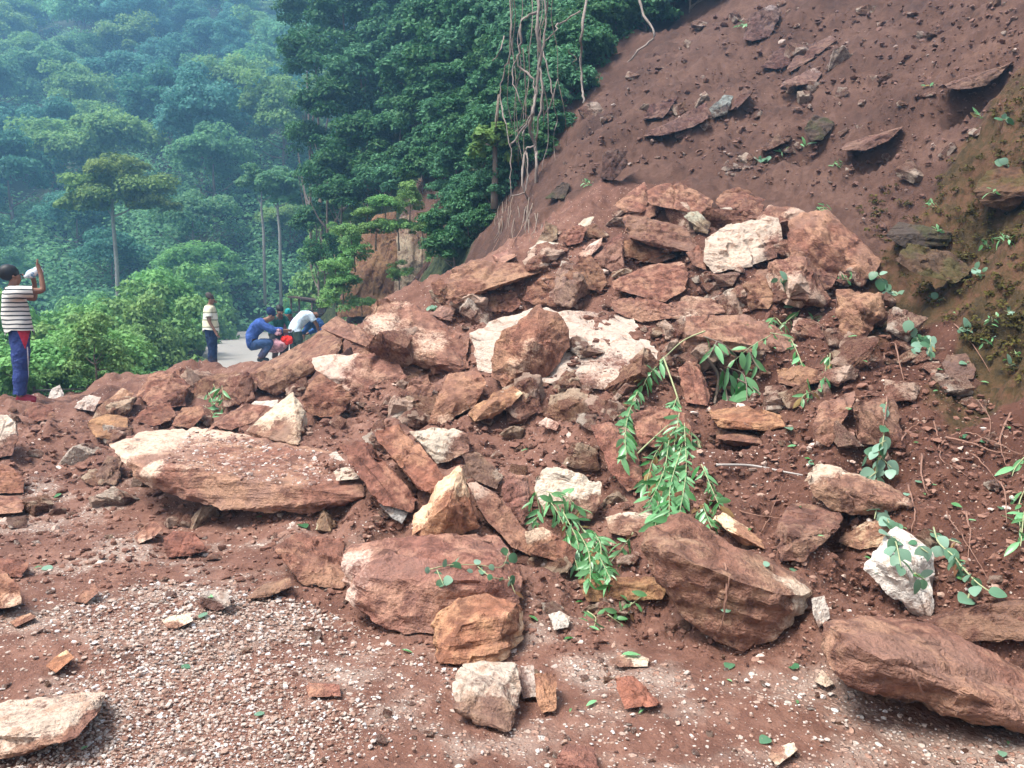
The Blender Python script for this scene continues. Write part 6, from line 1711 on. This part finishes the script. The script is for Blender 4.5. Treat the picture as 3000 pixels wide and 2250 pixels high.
bundle('scarf', 'pink cloth over the shoulder of the crouching person in blue', 'scarf', (.60, .35, .40), 812, 972, GY - .1, .11, .09, 33)

# dark lean-to beside the road farther on
SY = 27.0
e = bpy.data.objects.new('shelter', None); b = at(915, 930, SY); e.location = tuple(b); col.objects.link(e)
tag(e, 'small dark roofed roadside shelter on thin posts beyond the crouching people', 'shelter')
def box(c, s, rot=0):
    V = np.array([(x, y, z) for x in (-.5, .5) for y in (-.5, .5) for z in (-.5, .5)]) * np.array(s)
    V = V @ np.array(Matrix.Rotation(rot, 3, 'Y')).T + np.array(c)
    return V, [(0, 1, 3, 2), (4, 6, 7, 5), (0, 4, 5, 1), (2, 3, 7, 6), (0, 2, 6, 4), (1, 5, 7, 3)]
m_d = plain('dark_sheet', (.075, .05, .045), .8, .4); m_p = plain('post_wood', (.06, .05, .045))
q0, q1 = at(862, 874, SY) - b, at(965, 880, SY) - b
V, F = join([box(((q0[0] + q1[0]) / 2, 0, q0[2] - .03), (q1[0] - q0[0] + .1, 1.2, .05), .12), box(((q0[0] + q1[0]) / 2 + .1, -.1, q0[2] - .12), (.7, .8, .06), .2)])
link('roof', poly_mesh('roof', V, F, False), m_d, e)
for x, y in ((q0[0] + .03, -.5), (q1[0] - .05, -.5), (q0[0] + .03, .5), (q1[0] - .05, .5)):
    V, F = box((x, y, (q0[2] - 1.0) / 2), (.05, .05, q0[2] + 1.0)); link('post', poly_mesh('post', V, F, False), m_p, e)
V, F = box((q1[0] - .14, -.3, q1[2] - .30), (.28, .3, .42)); link('hanging_sack', poly_mesh('hanging_sack', V, F, False), m_d, e)
V, F = box((0, -.5, q0[2] - .45), (q1[0] - q0[0], .04, .04)); link('rail', poly_mesh('rail', V, F, False), m_p, e)
# low cable rail at the road edge behind the man in stripes
P = smooth_path([at(100, 1143, 13.0), at(230, 1140, 13.2), at(330, 1138, 13.5), at(395, 1130, 14)], 4)
e = bpy.data.objects.new('cable_rail', None); e.location = tuple(P[0]); col.objects.link(e); tag(e, 'thin pale cable rail on short posts along the road edge behind the striped shirt man', 'rail')
V, F = tube(P - P[0], .012, 5); link('cable', poly_mesh('cable', V, F), M['pale_bark'], e)
for i in (0, 5, 11): V, F = tube([P[i] - P[0] + np.array((0, 0, .06)), P[i] - P[0] - np.array((0, 0, .7))], .025, 6); link('post', poly_mesh('post', V, F), M['bark'], e)
